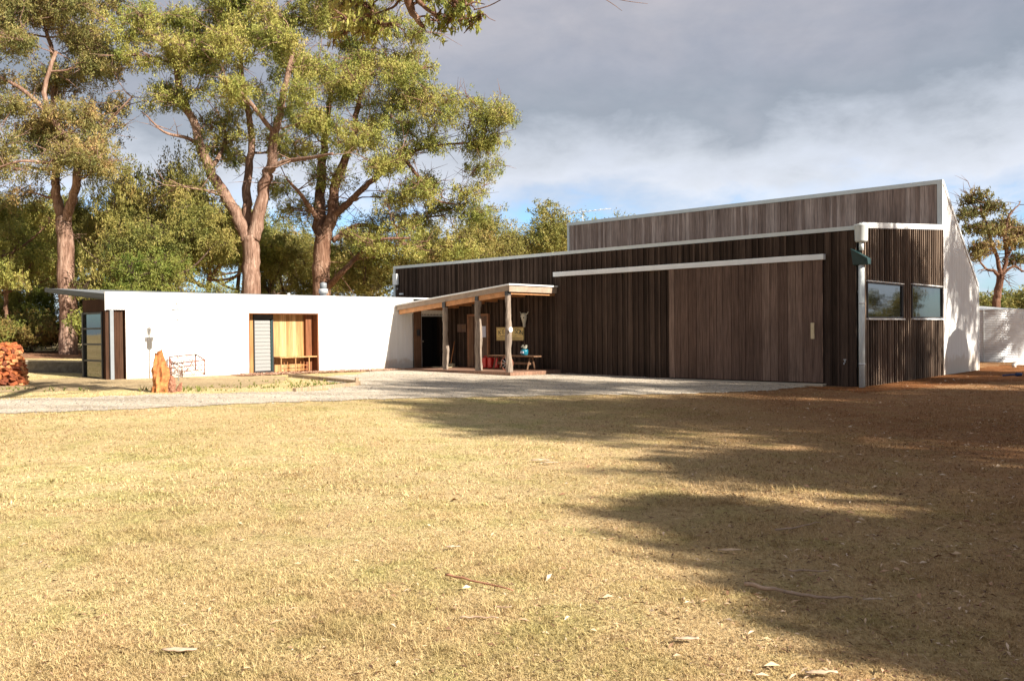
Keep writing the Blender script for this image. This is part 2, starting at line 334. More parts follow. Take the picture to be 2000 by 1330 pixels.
# ------------------------------------------------------------------ ground
def axis(lo,hi,c0,c1,fine,n):
    mid=np.arange(c0,c1,fine); t=np.linspace(0,1,n)[1:]**2.2
    return np.concatenate([(c0-(c0-lo)*t)[::-1],mid,c1+(hi-c1)*t])
gx=axis(-420,420,-30,26,.5,26); gy=axis(-220,700,-6,60,.5,26)
XX,YY=np.meshgrid(gx,gy); ZZ=gz(XX,YY); nx=len(gx); ny=len(gy)
idx=np.arange(nx*ny).reshape(ny,nx)
gf=np.stack([idx[:-1,:-1],idx[:-1,1:],idx[1:,1:],idx[1:,:-1]],-1).reshape(-1,4)
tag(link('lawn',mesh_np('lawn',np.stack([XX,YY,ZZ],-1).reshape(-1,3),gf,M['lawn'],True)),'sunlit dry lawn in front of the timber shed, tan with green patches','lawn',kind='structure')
def pip(x,y,poly):
    ins=np.zeros(x.shape,bool); n=len(poly)
    for i in range(n):
        x0,y0=poly[i]; x1,y1=poly[(i+1)%n]
        if y0==y1: continue
        c=((y0>y)!=(y1>y))&(x<(x1-x0)*(y-y0)/(y1-y0)+x0); ins^=c
    return ins
def sheet(name,poly,mat,dz,rag=.08,label=None):
    pts=[]
    n=len(poly)
    for i in range(n):
        a=Vector(poly[i]); b=Vector(poly[(i+1)%n]); L=(b-a).length; k=max(1,int(L/.22)); nn=Vector((-(b-a).y,(b-a).x))/max(L,1e-6)
        for j in range(k):
            q=a+(b-a)*j/k
            pts.append(q+nn*(0 if j==0 else random.uniform(-rag,rag)))
    nb=len(pts); arr=np.array([(p.x,p.y) for p in pts]); ins=[]
    g=.8; xs=np.arange(arr[:,0].min(),arr[:,0].max(),g); ys=np.arange(arr[:,1].min(),arr[:,1].max(),g); X,Y=np.meshgrid(xs,ys)
    m=pip(X.ravel(),Y.ravel(),arr); ins=[Vector((a,b)) for a,b in zip(X.ravel()[m],Y.ravel()[m])]
    v,e,f,_,_,_=geometry.delaunay_2d_cdt(pts+ins,[(i,(i+1)%nb) for i in range(nb)],[],1,1e-4)
    me=bpy.data.meshes.new(name); me.from_pydata([(p.x,p.y,float(gz(p.x,p.y))+dz) for p in v],[],f); me.materials.append(mat)
    for p in me.polygons:
        p.use_smooth=True
    me.update(); o=link(name,me); 
    if me.polygons and sum(p.normal.z for p in me.polygons)<0: me.flip_normals()
    tag(o,label,None,kind='structure'); return arr
def pxpoly(l): return [G(*p)[:2] for p in l]
GRAV=sheet('gravel_driveway',pxpoly([(-120,816),(0,808),(150,803),(300,797),(440,791),(560,786),(700,781),(850,777),(1000,775),(1150,772),(1300,770),(1420,767),(1520,762),(1560,757),(1600,751)])+
  [(W(u,v,0).x,W(u,v,0).y) for u,v in ((1.5,-.02),(9.9,-.02),(10.2,-2.5),(15.9,-2.55),(15.95,-3.4))]+
  pxpoly([(700,731),(640,736),(575,737),(697,751),(640,763),(500,767),(290,771),(150,777),(0,781),(-120,784)]),M['gravel'],.012,.16,'pale gravel driveway crossing in front of the wing and shed')
DIRT=sheet('dirt',pxpoly([(-60,758),(60,743),(160,737),(245,737),(480,731),(560,736),(540,748),(470,757),(300,760),(190,762),(80,765),(-60,770)]),M['dirt'],.007,.15,'bare pale dirt in front of the white wing')
MUL=sheet('mulch_bed',[(W(u,v,0).x,W(u,v,0).y) for u,v in ((16.0,-2.6),(15.65,-2.6),(15.45,-4),(15.5,-6),(15.3,-8.3),(15.2,-9.2),(16.0,-9.2))],M['mulch'],.022,.05,'strip of bark mulch along the foot of the white wing')
RED=sheet('red_earth',pxpoly([(1570,757),(1690,768),(1850,752),(2100,738),(2100,712),(1960,713),(1912,720),(1840,731),(1688,755)]),M['red_earth'],.006,.2,'strip of reddish bare earth along the right wall')
sheet('leaf_litter_ground',pxpoly([(-200,702),(60,700),(165,700),(200,706),(260,690),(180,682),(80,686),(-200,694)]),M['mulch'],.006,.6,'ground strewn with brown leaves under the left trees')
# ------------------------------------------------------------------ barn
B=thing('timber_shed','long dark timber shed with sliding door, grey upper wall and white end wall','building',W(0,0,0))
EVn=Vector((-EV[0],-EV[1],0)); EUn=Vector((-EU[0],-EU[1],0))
def battens_u(name,mat,u0,u1,z0,z1,v,pitch=.19,skip=None,bw=.052,bd=.034,zt=None,parent=None):
    m=MB(); k=0; u=u0
    while u<u1-1e-3:
        p=pitch*random.uniform(.93,1.07); ue=min(u+p,u1)
        for a,b in (skip(u,ue) if skip else [(z0,z1)]):
            j=random.uniform(0,.006)
            m.bb(u+.002,ue-.002,v-j,v+.03,a,b)
            m.bb(u-bw/2,u+bw/2,v-bd-j,v-.006,a+.003,b-.002)
        u=ue
    return m.build(name,mat,parent or B)
# long front wall
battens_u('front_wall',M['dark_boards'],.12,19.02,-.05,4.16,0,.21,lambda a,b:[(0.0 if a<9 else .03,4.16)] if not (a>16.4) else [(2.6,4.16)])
# upper wall
m=MB(); u=.16
while u<15.42:
    ue=min(u+.135*random.choice([.75,.9,1,1.1,1.25]),15.44); j=random.uniform(0,.014)
    m.bb(u+.003,ue-.003,7-j,7.03,4.6,6.18); u=ue
m.build('upper_wall',M['grey_boards'],B)
# side wall with windows
m=MB(); v=.10
def segs(a,b):
    c=(a+b)/2; zt=4.27+.5*c/7-.06
    if .38<c<3.2: return [(-.02,1.80),(2.84,zt)]
    if 3.92<c<6.9: return [(-.02,1.80),(2.87,zt)]
    return [(-.02,zt)]
while v<6.97:
    ve=min(v+.185*random.uniform(.95,1.05),6.98)
    for a,b in segs(v,ve):
        j=random.uniform(0,.006); m.bb(-j,.03,v+.002,ve-.002,a,b); m.bb(-.045-j,-.007,v-.028,v+.028,a+.003,b-.003)
    v=ve
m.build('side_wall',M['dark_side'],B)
# white end wall
m=MB(); m.corr(W(0,7.0,0),W(0,11,0),-.05,6.27,EUn,.19,.003,3.02,8); m.build('end_wall',M['white_wall'],B)
# roofs, back walls, body
m=MB()
def roofslab(m,u0,u1,v0,v1,z0,z1,t=.06):
    m.hexa([W(u0,v0,z0-t),W(u1,v0,z0-t),W(u1,v1,z1-t),W(u0,v1,z1-t),W(u0,v0,z0),W(u1,v0,z0),W(u1,v1,z1),W(u0,v1,z1)])
roofslab(m,.02,19.0,.02,6.99,4.22,4.75); r=m.build('roof',M['roof'],B)
m=MB(); roofslab(m,.03,15.45,7.05,11.0,6.25,3.02); m.build('roof',M['galv'],B)
m=MB(); m.bb(.1,15.4,10.95,11,-.1,2.95); m.bb(15.35,15.45,7.05,11,-.1,3); m.hexa([W(15.35,7.05,3),W(15.45,7.05,3),W(15.45,11,2.9),W(15.35,11,2.9),W(15.35,7.05,6.15),W(15.45,7.05,6.15),W(15.45,11,2.95),W(15.35,11,2.95)])
m.bb(18.93,18.99,.05,7.0,-.1,4.15); m.bb(15.5,18.93,6.9,6.96,-.1,4.6); m.build('back_wall',M['roof'],B)
m=MB(); m.bb(.1,18.9,.04,.10,-.1,4.1); m.bb(.04,.08,.1,7.0,-.1,1.78); m.bb(.04,.08,.1,7.0,2.9,4.2); m.bb(.1,15.3,7.06,7.1,4.5,6.1); m.bb(.04,.08,3.2,3.9,1.78,2.9); m.build('wall_lining',M['black'],B)
# white and pale trims
m=MB(); m.bb(.0,19.06,-.05,-.002,4.165,4.27); m.bb(18.96,19.06,-.05,0,2.75,4.16)
m.build('roof_trim',M['trim'],B)
m=MB()
m.hexa([W(-.07,.03,4.20),W(.02,.03,4.20),W(.02,7.02,4.70),W(-.07,7.02,4.70),W(-.07,.03,4.35),W(.02,.03,4.35),W(.02,7.02,4.86),W(-.07,7.02,4.86)]); m.build('roof_trim',M['trim_white'],B)
m=MB(); m.bb(-.02,15.5,6.94,7.02,6.19,6.32); m.bb(-.02,.14,6.94,6.985,4.86,6.19); m.bb(15.4,15.5,6.94,7.02,4.75,6.19); m.build('roof_trim',M['trim'],B)
m=MB(); m.hexa([W(-.035,7.0,6.2),W(.02,7.0,6.2),W(.02,11.03,2.95),W(-.035,11.03,2.95),W(-.035,7.0,6.32),W(.02,7.0,6.32),W(.02,11.03,3.07),W(-.035,11.03,3.07)])
m.bb(-.03,.02,11.0,11.06,-.05,2.95); m.build('barge_board',M['trim_white'],B)
# track and sliding door
m=MB(); m.bb(.90,10.38,-.20,-.04,3.42,3.57); m.build('door_track',M['trim_white'],B,.006)
d=MB(); u=.95
while u<5.78:
    ue=min(u+random.choice([.2,.24,.28]),5.8); j=random.uniform(0,.01); d.bb(u+.006,ue-.006,-.14-j,-.10,.10,3.43); u=ue
dr=d.build('sliding_door',M['door_boards'],B)
m=MB(); m.bb(.96,5.79,-.099,-.06,.11,3.42); m.build('door_backing',M['black'],dr)
m=MB(); m.bb(1.17,1.27,-.19,-.155,1.28,1.72); m.build('handle',M['pale_wood'],dr,.008)
# windows
def window(v0,v1,z0,z1):
    m=MB(); t=.045
    m.bb(-.05,.03,v0,v1,z0,z0+t); m.bb(-.05,.03,v0,v1,z1-t,z1); m.bb(-.05,.03,v0,v0+t,z0+t,z1-t); m.bb(-.05,.03,v1-t,v1,z0+t,z1-t)
    f=m.build('window',M['dark_metal'],B)
    m=MB(); m.bb(-.01,.0,v0+t,v1-t,z0+t,z1-t); m.build('pane',M['glass'],f)
    m=MB(); m.bb(-.10,.0,v0-.03,v1+.03,z0-.045,z0-.003); m.build('sill',M['trim_white'],f)
    m=MB(); m.bb(-.08,.0,v0-.03,v1+.03,z1+.003,z1+.03); m.build('head_flashing',M['trim_white'],f)
window(.41,3.16,1.83,2.81); window(3.95,6.86,1.84,2.84)
# floor slab edge
m=MB(); m.bb(.9,5.9,-.35,-.02,-.05,.07); m.build('concrete_step',M['concrete'],B,.01)
# low plinth behind deck
# downpipe with rain head and leaf filter
m=MB(); c=W(-.09,-.12,0)
m.lathe((c.x,c.y,0),[(.078,-.05),(.078,3.25)],20); dp=None
dpb=thing('downpipe','pale round downpipe at the shed corner with rain head and dark teal leaf filter','downpipe',(c.x,c.y,0))
m.build('pipe',M['trim'],dpb)
m=MB(); m.lathe((c.x,c.y,0),[(.06,3.6),(.06,3.85)],16); m.build('pipe',M['trim'],dpb)
m=MB(); m.lathe((c.x,c.y,0),[(.14,3.82),(.16,3.86),(.17,4.22),(.185,4.24),(.185,4.28),(.15,4.28)],24); m.build('rain_head',M['trim'],dpb)
m=MB()
q=[W(-.30,-.22,3.22),W(.10,-.22,3.22),W(.10,.0,3.22),W(-.30,.0,3.22),W(-.30,-.28,3.38),W(.14,-.28,3.66),W(.14,.0,3.66),W(-.30,.0,3.38)]
m.hexa(q); m.build('leaf_filter',M['teal_dark'],dpb,.015)
for z in (.6,2.2):
    m=MB(); m.lathe((c.x,c.y,0),[(.086,z),(.086,z+.04)],20); m.build('bracket',M['galv'],dpb)
# tap on the wall, meter box, sensor light, antenna
t=W(.38,-.08,.65); T=thing('garden_tap','small dull tap on the dark wall beside the downpipe','tap',t)
m=MB(); m.tube([W(.38,-.01,.65),W(.38,-.12,.65),W(.38,-.14,.60)],.012,8); m.tube([W(.38,-.07,.65),W(.38,-.07,.72)],.01,8); m.bb(.34,.42,-.08,-.06,.72,.735); m.build('tap_body',M['galv'],T)
T=thing('meter_box','white box with a small camera on the far left end of the dark wall','meter box',W(18.85,-.05,3.3))
m=MB(); m.bb(18.72,18.98,-.16,-.05,3.5,3.95); m.build('box_body',M['trim_white'],T,.01)
m=MB(); m.tube([W(18.7,-.1,3.4),W(18.6,-.25,3.3)],.045,10); m.tube([W(18.7,-.03,3.42),W(18.7,-.1,3.4)],.02,8); m.build('camera_head',M['dark_metal'],T)
T=thing('wall_light','tiny white sensor light on the dark wall above the wing roof','light',W(18.5,-.08,3.1))
m=MB(); m.bb(18.42,18.6,-.14,-.045,3.09,3.15); m.build('lamp_body',M['trim_white'],T,.01)
a=W(14.9,7.3,6.3); T=thing('roof_antenna','thin metal television antenna on the left end of the upper roof','antenna',a)
m=MB(); m.tube([a+Vector((0,0,-.3)),a+Vector((0,0,.55))],.018,8); m.build('mast',M['galv'],T)
m=MB(); m.tube([W(15.9,7.25,6.78),W(13.4,7.35,6.78)],.014,6)
for i in range(9):
    p=W(15.8-i*.28,7.3,6.78); d=Vector((EV[0],EV[1],0))*(.32-.018*i); m.tube([p-d,p+d],.008,5)
m.build('elements',M['galv'],T)
# ------------------------------------------------------------------ white wing
U0=16.03
Wg=thing('white_wing','low white corrugated wing with flat grey roof and recessed timber alcove','building',W(U0,-6.5,.25))
m=MB(); zt=lambda v: 2.76+.06*(v+12.9)/10.9
def cw(v0,v1,z0,full=True,z1=None): m.corr(W(U0,v0,0),W(U0,v1,0),z0,z1 or zt(v0),EUn,.076,.018,z1 or zt(v1))
cw(-12.38,-8.5,.2); cw(-5.86,-1.62,.1); cw(-12.92,-12.38,2.29); cw(-8.5,-5.86,2.25); cw(-1.26,-.0,2.18,z1=2.62); cw(-1.62,-1.26,2.4,z1=2.62)
m.build('front_wall',M['white_wall'],Wg)
m=MB(); 
m.hexa([W(U0-.03,-12.95,zt(-12.95)-.005),W(U0+.08,-12.95,zt(-12.95)-.005),W(U0+.08,-.05,zt(0)-.005),W(U0-.03,-.05,zt(0)-.005),W(U0-.03,-12.95,zt(-12.95)+.03),W(U0+.08,-12.95,zt(-12.95)+.03),W(U0+.08,-.05,zt(0)+.03),W(U0-.03,-.05,zt(0)+.03)])
m.bb(U0-.02,U0+.0,-12.95,-12.925,2.27,2.75); m.bb(U0-.025,U0+.02,-8.53,-5.83,2.235,2.265)
m.build('parapet_capping',M['trim_white'],Wg)
m=MB()
def wslab(v0,v1,ua,ub,za,zb,t):
    m.hexa([W(ua,v0,za-t),W(ub,v0,zb-t),W(ub,v1,zb-t),W(ua,v1,za-t),W(ua,v0,za),W(ub,v0,zb),W(ub,v1,zb),W(ua,v1,za)])
wslab(-12.9,-.02,U0+.09,U0+4.45,2.70,3.06,.03); m.build('roof',M['roof'],Wg)
m=MB(); wslab(-12.94,-12.905,U0+.02,U0+4.5,2.735,3.075,.13); m.build('verge_fascia',M['shaded_verge'],Wg)
m=MB(); wslab(-12.89,-8,U0+.1,U0+4.4,2.66,3.02,.1); m.build('soffit',M['dark_metal'],Wg)
# shell and back
m=MB(); m.bb(U0+4.0,U0+4.1,-11.3,-.1,.1,2.8); m.bb(U0+1.75,U0+4.0,-11.3,-11.2,.1,2.6); m.bb(U0+.5,U0+.6,-5.5,-1.7,.1,2.6); m.bb(U0+.9,U0+1.0,-11.3,-8.7,.1,2.5);m.build('back_wall',M['roof'],Wg)
# alcove: cedar back, side jambs, louvre window, bench
m=MB(); vv=-7.36
while vv<-6.18:
    ve=min(vv+.13,-6.16); j=random.uniform(0,.006); m.bb(U0+.42-j,U0+.46,vv+.002,ve-.001,.2,2.24); vv=ve
m.bb(U0+.36,U0+.46,-8.5,-8.12,.2,2.24)
m.build('alcove_cladding',M['cedar'],Wg)
m=MB(); m.bb(U0+.0,U0+.46,-5.90,-5.865,.15,2.24); m.bb(U0+.3,U0+.455,-6.16,-5.9,.15,2.24); m.bb(U0,U0+.46,-8.49,-8.45,.15,2.24); m.bb(U0+.01,U0+.5,-8.45,-5.9,2.2,2.245); m.bb(U0-.05,U0+.42,-8.45,-5.9,.15,.3)
m.build('alcove_lining',M['red_timber'],Wg)
m=MB(); 
for a,b,c_,d_ in ((-8.10,-8.07,.3,2.2),(-7.42,-7.38,.3,2.2),(-8.07,-7.42,.3,.34),(-8.07,-7.42,2.04,2.2)): m.bb(U0+.34,U0+.42,a,b,c_,d_)
lf=m.build('louvre_window',M['dark_metal'],Wg)
m=MB(); 
for i in range(14):
    z=.36+i*.118; m.hexa([W(U0+.36,-8.06,z),W(U0+.37,-8.06,z),W(U0+.37,-7.49,z),W(U0+.36,-7.49,z),W(U0+.375,-8.06,z+.108),W(U0+.385,-8.06,z+.108),W(U0+.385,-7.49,z+.108),W(U0+.375,-7.49,z+.108)])
m.build('louvre_blades',M['louvre'],lf)
m=MB(); m.bb(U0+.33,U0+.37,-7.48,-7.43,.36,2.0); m.build('clip_strip',M['teal_dark'],lf)
T=thing('timber_bench','narrow cedar bench shelf in the alcove of the white wing','bench',W(U0+.2,-6.7,.3))
m=MB(); m.bb(U0+.02,U0+.40,-7.35,-5.91,.76,.80); m.build('seat',M['cedar'],T)
for vq in (-7.3,-6.75,-6.22):
    m=MB(); m.bb(U0+.05,U0+.08,vq,vq+.03,.3,.755); m.build('leg',M['cedar'],T)
T=thing('boot_rack','rusty wire boot rack under the alcove bench','rack',W(U0+.2,-6.6,.3))
m=MB(); 
for z in (.36,.5): 
    m.tube([W(U0+.05,-7.05,z),W(U0+.05,-6.28,z)],.011,6); m.tube([W(U0+.25,-7.05,z),W(U0+.25,-6.28,z)],.011,6)
for i in range(7):
    vq=-7.05+i*.77/6; m.tube([W(U0+.25,vq,.3),W(U0+.25,vq,.62)],.008,6) if i in (0,1,5,6) else None; m.tube([W(U0+.05,vq,.36),W(U0+.25,vq,.36)],.007,6)
m.build('rack_frame',M['orange_pale'],T)
# left end: brown boards, post, glazed end wall
m=MB(); vv=-12.68
while vv<-12.40: m.bb(U0+.10,U0+.14,vv,vv+.085,.25,2.30); vv+=.09
m.bb(U0,U0+.12,-12.40,-12.375,.25,2.29); m.bb(U0+.10,U0+.14,-12.90,-12.8,.25,2.3)
m.build('end_cladding',M['end_wood'],Wg)
m=MB(); m.bb(U0+.02,U0+.10,-12.80,-12.70,.25,2.62); m.build('corner_post',M['roof'],Wg)
m=MB(); m.bb(U0+.12,U0+1.72,-12.88,-12.82,2.24,2.6); m.bb(U0+.12,U0+.3,-12.88,-12.82,.3,2.24); m.build('end_wall',M['end_wood'],Wg)
m=MB()
for a,b in ((.30,.36),(1.62,1.72)): m.bb(U0+a,U0+b,-12.92,-12.82,.30,2.24)
for z in (.30,.82,1.29,1.74,2.18): m.bb(U0+.36,U0+1.62,-12.91,-12.83,z,z+.05)
gw=m.build('glazed_door',M['dark_metal'],Wg)
m=MB(); m.bb(U0+.36,U0+1.62,-12.865,-12.855,.35,2.18); m.build('pane',M['glass_wing'],gw)
m=MB(); m.bb(U0+1.7,U0+1.8,-12.7,-11.2,.2,2.6); m.build('return_wall',M['brown_boards'],Wg)
# doorway and jamb under the porch
m=MB(); m.bb(U0-.05,U0+.10,-1.62,-1.26,.2,2.42); m.build('timber_post',M['brown_boards'],Wg)
m=MB(); m.bb(U0-.03,U0+.02,-1.255,-1.225,.2,2.18); m.bb(U0-.03,U0+.02,-1.225,-.14,2.155,2.185); m.build('door_frame',M['trim'],Wg)
m=MB(); m.bb(U0+.7,U0+.75,-1.7,-.02,.2,2.2); m.bb(U0+.0,U0+.7,-1.7,-1.62,.2,2.2); m.bb(U0+.0,U0+.75,-1.7,-.02,2.2,2.25); m.bb(U0+.0,U0+.04,-.14,-.01,.2,2.18); m.build('doorway_interior',M['black'],Wg)
m=MB(); m.tube([W(U0+.66,-.55,1.2),W(U0+.69,-.55,1.2)],.03,12); m.build('door_knob',M['white'],Wg)
# roof vents
c=W(U0+.55,-5.25,2.72); T=thing('roof_flue','short white capped flue pipe on the wing roof above the alcove','flue',c)
m=MB(); m.lathe(c,[(.11,0),(.11,.22),(.16,.23),(.16,.38),(.05,.40)],18); m.build('pipe',M['galv'],T)
m=MB(); m.lathe(c,[(.09,.40),(.12,.41),(.12,.58),(.02,.62)],14); m.build('cowl',M['roof'],T)
c=W(U0+.4,-6.75,2.72); T=thing('roof_vent','very small white vent stub on the wing roof left of the flue','vent',c)
m=MB(); m.lathe(c,[(.035,0),(.035,.14),(.05,.15),(.05,.19)],12); m.build('pipe',M['trim_white'],T)
T=thing('wall_lantern','small black lantern on the timber post beside the dark doorway','lantern',W(U0-.1,-1.45,1.5))
m=MB(); m.bb(U0-.16,U0-.05,-1.5,-1.4,1.42,1.66); m.build('lantern_body',M['dark_metal'],T,.01)
# ------------------------------------------------------------------ porch
P=thing('porch','open timber porch with skillion roof between the white wing and the shed','porch',W(12,-1.5,.15))
def pz(u): return 3.06-(u-10.36)*.515/5.67
def pslab(name,mat,u0,u1,v0,v1,off,t,parent=P):
    m=MB(); a=pz(u0)+off; b=pz(u1)+off
    m.hexa([W(u0,v0,a-t),W(u1,v0,b-t),W(u1,v1,b-t),W(u0,v1,a-t),W(u0,v0,a),W(u1,v0,b),W(u1,v1,b),W(u0,v1,a)]); return m.build(name,mat,parent)
pslab('roof',M['trim_white'],10.28,16.0,-2.52,-.05,.04,.045)
pslab('fascia',M['fascia'],10.36,16.0,-2.46,-2.42,-.003,.17)
pslab('fascia',M['fascia'],10.33,10.37,-2.46,-.06,-.003,.21)
pslab('beam',M['beam'],10.45,15.95,-2.38,-2.29,-.06,.27)
pslab('beam',M['beam'],10.42,10.50,-2.28,-.06,-.03,.25)
for i in range(8):
    u=11.1+i*.68; m=MB(); m.bb(u,u+.045,-2.28,-.06,pz(u)-.17,pz(u)-.01); m.build('rafter',M['beam'],P)
pslab('lining',M['fascia'],10.5,15.95,-2.28,-.06,-.003,.012)
def post(u,v,z0,zt,r):
    b=thing('log_post',None,'post',W(u,v,z0)); m=MB(); n=16; pts=[];rad=[]
    for i in range(n+1):
        t=i/n; pts.append(W(u+.014*math.sin(5*t*2+u),v+.012*math.cos(7*t*2+u*3),z0+(zt-z0)*t)); rad.append(r*(1.1-.2*t+.10*math.sin(11*t+u*5)))
    m.tube(pts,rad,14,True,.10,False); m.build('trunk',M['log'],b)
    m=MB(); m.bb(u-.07,u+.07,v-.09,v+.09,zt-.01,pz(u)-.06); m.build('post_cap',M['dark_metal'],b)
    return b
P1=post(13.5,-2.34,.26,2.42,.10); P2=post(11.88,-2.34,.26,2.6,.115); P3=post(10.5,-2.34,.24,2.74,.10)
tag(P1,'rough log porch post nearest the dark doorway, lit only near its foot','post','log porch posts')
tag(P2,'middle rough log porch post, in front of the brown framed door','post','log porch posts')
tag(P3,'rough log porch post under the roof corner, in front of the yellow sign','post','log porch posts')
m=MB(); v=-2.55
while v<-.08:
    m.bb(10.25,15.95,v,v+.135,.20,.235); v+=.14
dk=m.build('deck_boards',M['deck'],P)
m=MB(); m.bb(10.22,15.97,-2.59,-2.555,.03,.225); m.bb(10.2,10.245,-2.59,-.05,.02,.225); m.build('deck_edge',M['deck'],P)
c=W(10.33,-2.46,1.62); T=thing('round_lamp','small round white lamp fixed to the corner porch post','lamp',c)
m=MB(); m.tube([c-EUn*.0,c+EUn*.03],.02,8); m.tube([c+EUn*.03,c+EUn*.05],[.085,.085],18); m.build('lamp_disc',M['white'],T)
m=MB(); m.tube([c+EUn*.05,c+EUn*.06],[.03,.03],12); m.build('lamp_centre',M['dark_metal'],T)
# entry door
T=thing('entry_door','dark entry door in a brown timber frame with a white notice, behind the middle post','door',W(14.1,-.1,.24))
m=MB(); m.bb(13.56,13.63,-.14,-.04,.24,2.22); m.bb(14.58,14.66,-.14,-.04,.24,2.22); m.bb(13.63,14.58,-.14,-.04,2.14,2.22); m.build('frame',plain('brown_door_frame',(.26,.12,.06),.7,0,.2,9),T)
m=MB(); m.bb(13.63,14.58,-.10,-.05,.24,2.14); dl=m.build('door_leaf',M['door_boards'],T)
m=MB(); m.bb(14.34,14.57,-.14,-.105,.26,2.12); m.build('side_panel',M['brown_boards'],T)
m=MB(); m.bb(13.72,14.0,-.108,-.102,1.35,1.76); m.build('notice',M['paper'],dl)
# sign
T=thing('sign_board','old yellow sign board with dark lettering on the wall behind the corner post','sign',W(12.5,-.06,1.25))
m=MB(); m.bb(11.86,13.17,-.10,-.05,1.24,1.70); sb=m.build('board',plain('aged_yellow_paint',(.66,.50,.20),.7,0,.25,7),T)
m=MB(); 
for z in (1.26,1.66): m.bb(11.88,13.15,-.106,-.101,z,z+.012)
m.bb(11.9,13.1,-.106,-.101,1.31,1.325); m.bb(12.6,13.0,-.106,-.101,1.37,1.40); m.build('border_lines',M['brown_boards'],sb)
m=MB()
for a,b,c_,d_ in ((11.84,13.19,1.705,1.73),(11.84,13.19,1.215,1.238)): m.bb(a,b,-.115,-.045,c_,d_)
m.build('frame',M['brown_boards'],T)
def text(s,u,v,z,size,mat,parent,rot=0,ext=.002):
    cu=bpy.data.curves.new('t','FONT'); cu.body=s; cu.size=size; cu.extrude=ext; cu.align_x='CENTER'; cu.resolution_u=3
    ob=bpy.data.objects.new('t',cu); COL.objects.link(ob); dg=bpy.context.evaluated_depsgraph_get(); me=bpy.data.meshes.new_from_object(ob.evaluated_get(dg)); bpy.data.objects.remove(ob)
    o=bpy.data.objects.new('lettering',me); COL.objects.link(o); me.materials.append(mat); o.parent=parent
    x=Vector((-EU[0],-EU[1],0)); y=Vector((0,0,1)); n=x.cross(y)
    p=W(u,v,z)-root_loc(parent); R=Matrix.Rotation(rot,4,n)
    M4=Matrix((x,y,n)).transposed().to_4x4(); o.matrix_local=Matrix.Translation(p)@R@M4; return o
letters=plain('dark_sign_paint',(.03,.04,.035),.7)
for ch,u,z,r in (('K',13.00,1.47,.1),('E',12.82,1.50,.05),('S',12.22,1.52,0),('O',12.09,1.50,-.06),('N',11.95,1.47,-.12)): text(ch,u,-.104,z-.03,.23,letters,sb,r)
# skull
c=W(11.79,-.12,1.95); T=thing('animal_skull','pale cattle skull hung on the dark wall above the sign board','skull',c)
m=MB()
prof=[(.02,-.25),(.045,-.22),(.05,-.12),(.075,-.02),(.10,.06),(.12,.14),(.10,.22),(.05,.26)]
m.tube([c+Vector((0,0,z))+EVn*(.04*(z+.25)) for r,z in prof],[r for r,z in prof],14); m.build('cranium',M['bone'],T)
m=MB(); m.tube([c+Vector((0,0,.2)),c+EUn*.14+Vector((0,0,.22)),c+EUn*.2+Vector((0,0,.3))],[.03,.022,.008],8)
m.tube([c+Vector((0,0,.2)),c-EUn*.14+Vector((0,0,.22)),c-EUn*.2+Vector((0,0,.3))],[.03,.022,.008],8); m.build('horns',M['bone'],T)
for s in (-1,1):
    m=MB(); q=c+EUn*.06*s+Vector((0,0,.09))+EVn*.09; m.tube([q,q+EVn*.025],[.028,.02],8); m.build('eye_socket',M['black'],T)
# bench on deck with cart wheel, jerry cans, planter
T=thing('plank_bench','rough plank bench with splayed legs against the dark wall on the porch','bench',W(11.4,-1.0,.24))
m=MB(); m.bb(10.45,12.65,-1.15,-.75,.68,.73); m.build('seat',M['brown_boards'],T,.01)
for u in (10.75,12.35):
    for s in (-1,1):
        m=MB(); m.bar(W(u,-.95+s*.06,.69),W(u,-.95+s*.2,.24),.07,.05); m.build('leg',M['brown_boards'],T)
m=MB(); m.bb(10.8,12.3,-1.0,-.9,.42,.5); m.build('stretcher',M['brown_boards'],T)
c=W(10.85,-2.05,.50); T=thing('cart_wheel','small old spoked cart wheel leaning beside the corner post','wheel',c-Vector((0,0,.26)))
ax=Vector((-.55,-.83,0)).normalized(); sd=Vector((0,0,1)).cross(ax)
m=MB(); m.tube([c+(sd*math.cos(a)+Vector((0,0,1))*math.sin(a))*.23 for a in [i*math.pi/14 for i in range(29)]],.022,8,False); m.build('rim',M['rust'],T)
m=MB(); 
for i in range(5):
    a=i*math.pi/5; q=(sd*math.cos(a)+Vector((0,0,1))*math.sin(a))*.22; m.tube([c-q,c+q],.014,6)
m.build('spokes',M['galv'],T)
m=MB(); m.tube([c-ax*.05,c+ax*.06],.045,12); m.build('hub',M['rust'],T)
def jerry(u,v,lab):
    T=thing('fuel_can',lab,'fuel can',W(u,v,.24),'red fuel cans on the porch'); m=MB(); m.bb(u-.10,u+.10,v-.08,v+.08,.24,.62); m.build('can_body',M['red_plastic'],T,.03)
    m=MB(); m.tube([W(u-.07,v,.61),W(u-.07,v,.67),W(u+.05,v,.67),W(u+.05,v,.61)],.012,8); m.build('handle',M['red_plastic'],T)
    m=MB(); m.tube([W(u+.075,v,.61),W(u+.075,v,.66)],.022,10); m.build('cap',M['dark_metal'],T)
jerry(13.37,-.5,'red plastic fuel can nearest the brown framed door'); jerry(13.10,-.5,'red plastic fuel can in the middle of the three cans'); jerry(12.86,-.42,'red plastic fuel can partly hidden behind the cart wheel end')
c=W(11.05,-.95,.73); T=thing('flower_pot','teal glazed pot with small white flowers on the plank bench','flower pot',c)
m=MB(); m.lathe(c,[(.09,0),(.12,.05),(.13,.14),(.12,.21),(.11,.21)],22); m.build('pot',M['teal'],T)
m=MB(); m.bb(11.05-.07,11.05+.07,-.95-.137,-.95-.12,.81,.88); m.build('pot_band',M['paper'],T)
m=MB(); 
